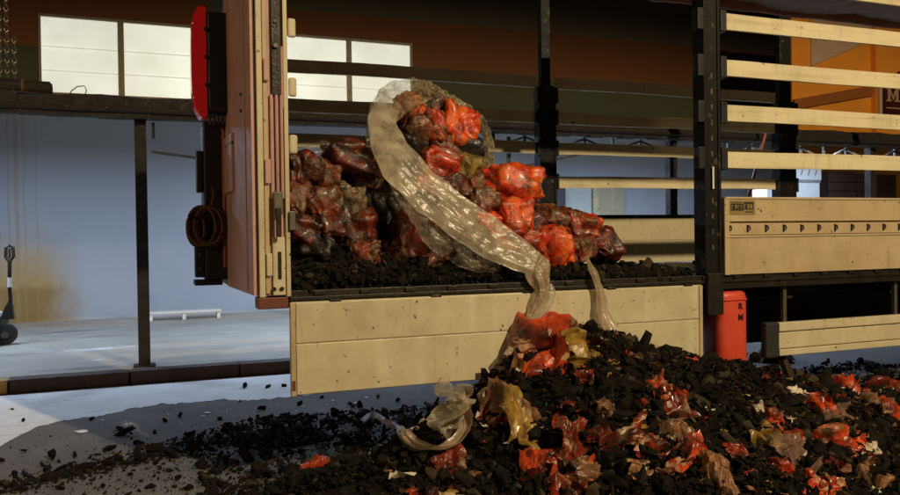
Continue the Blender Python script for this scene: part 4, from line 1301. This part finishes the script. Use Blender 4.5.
# ================================================================ STRETCH FILM
def catmull(pts, n):
    P = [Vector(p) for p in pts]; out = []
    P = [P[0] * 2 - P[1]] + P + [P[-1] * 2 - P[-2]]
    segs = len(P) - 3
    for k in range(n + 1):
        t = k / n * segs; i = min(int(t), segs - 1); t -= i
        a, b, c, d = P[i:i + 4]
        out.append(.5 * ((2 * b) + (c - a) * t + (2 * a - 5 * b + 4 * c - d) * t * t + (3 * b - a - 3 * c + d) * t ** 3))
    return out
def lerpl(l, t):
    x = t * (len(l) - 1); i = min(int(x), len(l) - 2); return l[i] + (l[i + 1] - l[i]) * (x - i)
def film(name, pts, widths, label, mat, folds=5, amp=.03, bulge=.3, seed=1, n=70, m_=40, side=None, twist=0, cat="film", rough=.02, crinkle=.0):
    c = catmull(pts, n); V, F = [], []
    off = Vector((seed * 7.3, seed * 3.1, seed))
    cr2 = Creases(seed + 90, ((5, .35), (8, .3), (13, .2)))
    cr = Creases(seed + 50, ((2.6, .30), (3.8, .26), (5.5, .22), (7.5, .16), (11, .11), (16, .08)), True)
    len_ = sum((c[q + 1] - c[q]).length for q in range(n))
    for i, p in enumerate(c):
        t = i / n
        tan = (c[min(i + 1, n)] - c[max(i - 1, 0)]).normalized()
        view = Vector((0, -1, .25))
        s = tan.cross(view).normalized() if side is None else Vector(side)
        s = (s - tan * s.dot(tan)).normalized()
        nn = s.cross(tan).normalized()
        if nn.y > 0: nn = -nn
        if twist:
            q = Matrix.Rotation(twist * t, 3, tan); s = q @ s; nn = q @ nn
        w = lerpl(widths, t)
        for j in range(m_ + 1):
            u = j / m_ * 2 - 1
            ruf = noise.noise(Vector((t * 9, u * 2.2, 0)) + off)
            f_ = math.sin(u * folds * math.pi + .9 * noise.noise(Vector((t * 3, u * 1.5, 4)) + off) * 2)
            d = amp * f_ * (.6 + .4 * ruf) * min(1, w / .1) + bulge * w * (1 - u * u)
            b0 = p + s * (u * w)
            al = t * len_; ac = u * w
            wx, wy = noise.noise(Vector((al * 3, ac * 5, 1)) + off) * .10, noise.noise(Vector((al * 3, ac * 5, 6)) + off) * .06
            a1, c1 = al + wx, ac + wy
            g1 = cr(Vector((a1 * .30 + c1 * .25, c1 * 1.25 - a1 * .10, 0)), .05) * .75 + cr2(b0, .03) * .22
            d += rough * g1 + crinkle * (.4 - abs(noise.noise(b0 * 30 + off))) * .6
            ed = 1 + .16 * noise.noise(Vector((t * 11, math.copysign(3, u), 0)) + off) * abs(u)
            q = p + s * (u * w * ed) + nn * d
            V.append(tuple(q))
    for i in range(n):
        for j in range(m_):
            a = i * (m_ + 1) + j
            F.append((a, a + m_ + 1, a + m_ + 2, a + 1))
    me = bpy.data.meshes.new(name); me.from_pydata(V, [], F)
    me.shade_smooth()
    o = link(name, me, mat)
    tag(o, label, cat)
    return o
FILM = {
 'SWOOP': [(1.682, 5.5, 2.628), (1.552, 5.3, 2.431), (1.546, 5.12, 2.239), (1.635, 5.0, 2.052), (1.802, 4.95, 1.881), (2.007, 4.9, 1.715), (2.231, 4.87, 1.561), (2.428, 4.82, 1.447), (2.567, 4.79, 1.367)],
 'HOOD': [(1.497, 5.35, 2.25), (1.565, 5.45, 2.453), (1.681, 5.5, 2.605), (1.839, 5.55, 2.697), (2.001, 5.6, 2.722), (2.14, 5.62, 2.695)],
 'REDGE': [(2.067, 5.6, 2.726), (2.281, 5.6, 2.629), (2.449, 5.58, 2.492), (2.462, 5.5, 2.28), (2.398, 5.4, 2.069), (2.294, 5.3, 1.895)],
 'TAIL': [(1.546, 5.08, 2.105), (1.66, 5.0, 1.862), (1.841, 4.95, 1.621), (2.048, 4.92, 1.46), (2.266, 4.9, 1.4)],
 'ROPE': [(2.558, 4.86, 1.422), (2.502, 4.8, 1.334), (2.516, 4.77, 1.231), (2.46, 4.77, 1.108), (2.376, 4.76, 0.975), (2.284, 4.73, 0.868), (2.192, 4.68, 0.807)],
 'ROPE2': [(2.582, 4.79, 1.269), (2.578, 4.77, 1.186), (2.508, 4.76, 1.079), (2.435, 4.74, 1.002)],
 'STRIP': [(2.986, 4.95, 1.439), (2.956, 4.82, 1.355), (2.98, 4.78, 1.256), (3.005, 4.77, 1.141), (3.008, 4.75, 1.035), (3.041, 4.7, 0.931)],
 'LTOP': [(0.905, 5.3, 2.16), (1.073, 5.35, 2.231), (1.286, 5.35, 2.251), (1.468, 5.3, 2.23)],
 'LEDGE': [(1.68, 5.6, 2.554), (1.601, 5.5, 2.366), (1.525, 5.4, 2.242), (1.48, 5.35, 2.164)],
 'GLOOP': [(1.528, 5.94, 0.155), (1.671, 6.163, 0.154), (1.707, 5.935, 0.153), (1.726, 5.724, 0.154), (1.46, 4.629, 0.381), (1.486, 4.49, 0.358), (1.545, 4.381, 0.356), (1.624, 4.319, 0.369), (1.722, 4.335, 0.414), (1.791, 4.406, 0.475), (1.81, 4.549, 0.528), (1.79, 4.675, 0.554)],
 'GBUN': [(2.37, 6.515, 0.147), (1.727, 4.656, 0.513), (1.74, 4.511, 0.48), (1.745, 4.391, 0.446), (1.686, 4.327, 0.402)],
}
film("stretch_film", FILM['SWOOP'], [.07, .11, .135, .15, .155, .155, .14, .11, .08], "long band of dusty stretch film sweeping down across the bag heap", m_film, folds=.9, amp=.012, bulge=.10, seed=2, n=170, m_=80, rough=.034, crinkle=.008)
film("film_hood", FILM['HOOD'], [.06, .10, .13, .12, .08, .05], "glossy crinkled film hood at the upper left of the tall heap", m_filmh, folds=2, amp=.02, bulge=.35, seed=3, n=120, m_=60, rough=.06, crinkle=.07)
film("film_edge", FILM['REDGE'], [.035, .042, .042, .048, .042, .03], "crinkled film edge down the right side of the tall heap", m_filmh, folds=1.5, amp=.012, bulge=.3, seed=13, n=120, m_=50, rough=.05, crinkle=.07)
film("film_skirt", FILM['TAIL'], [.06, .10, .12, .09, .05], "clear film skirt glistening below the sweeping band", m_filmc, folds=1.6, amp=.015, bulge=.2, seed=4, n=110, rough=.05, crinkle=.04)
film("film_knot", FILM['ROPE'], [.10, .095, .05, .034, .028, .032, .015], "bunched film hanging over the folded side board", m_filmd, folds=2.4, amp=.018, bulge=.5, seed=5, n=110, twist=.9, rough=.03, crinkle=.03)
film("film_strand", FILM['ROPE2'], [.035, .05, .04, .015], "short pale film strand beside the bunched film", m_film, folds=3, amp=.012, bulge=.5, seed=6, n=40, m_=18)
film("film_strip", FILM['STRIP'], [.02, .03, .03, .045, .05, .07], "narrow white film strip hanging over the board right of the bunched film", m_filmd, folds=2, amp=.01, bulge=.4, seed=7, n=50, m_=18)
film("film_cover", FILM['LTOP'], [.04, .05, .05, .03], "thin clear film laid over the top of the left bag stack", m_filmc, folds=3, amp=.012, bulge=.5, seed=8, n=60, m_=20)
film("film_flap", FILM['LEDGE'], [.05, .05, .04, .02], "shiny film flap at the left edge of the tall heap", m_filmc, folds=3, amp=.015, bulge=.4, seed=9, n=40, m_=16)
film("film_rope", FILM['GLOOP'], [.02, .03, .02, .035, .045, .05, .045, .05, .045, .05, .06, .05], "rope of dirty film looping over the charcoal at the foot of the pile", m_filmd, folds=3, amp=.016, bulge=.7, seed=10, n=140, m_=22, twist=2.5)
wad = crumple(.30, .40, 911, amp=.30, n=40)
o = link("film_wad", wad, m_film, None, (FILM['GBUN'][2][0] + .02, FILM['GBUN'][2][1] - .04, FILM['GBUN'][2][2] + .06))
o.rotation_euler = (R(70), R(25), R(10))
tag(o, "crumpled wad of film standing beside the film rope", "film")
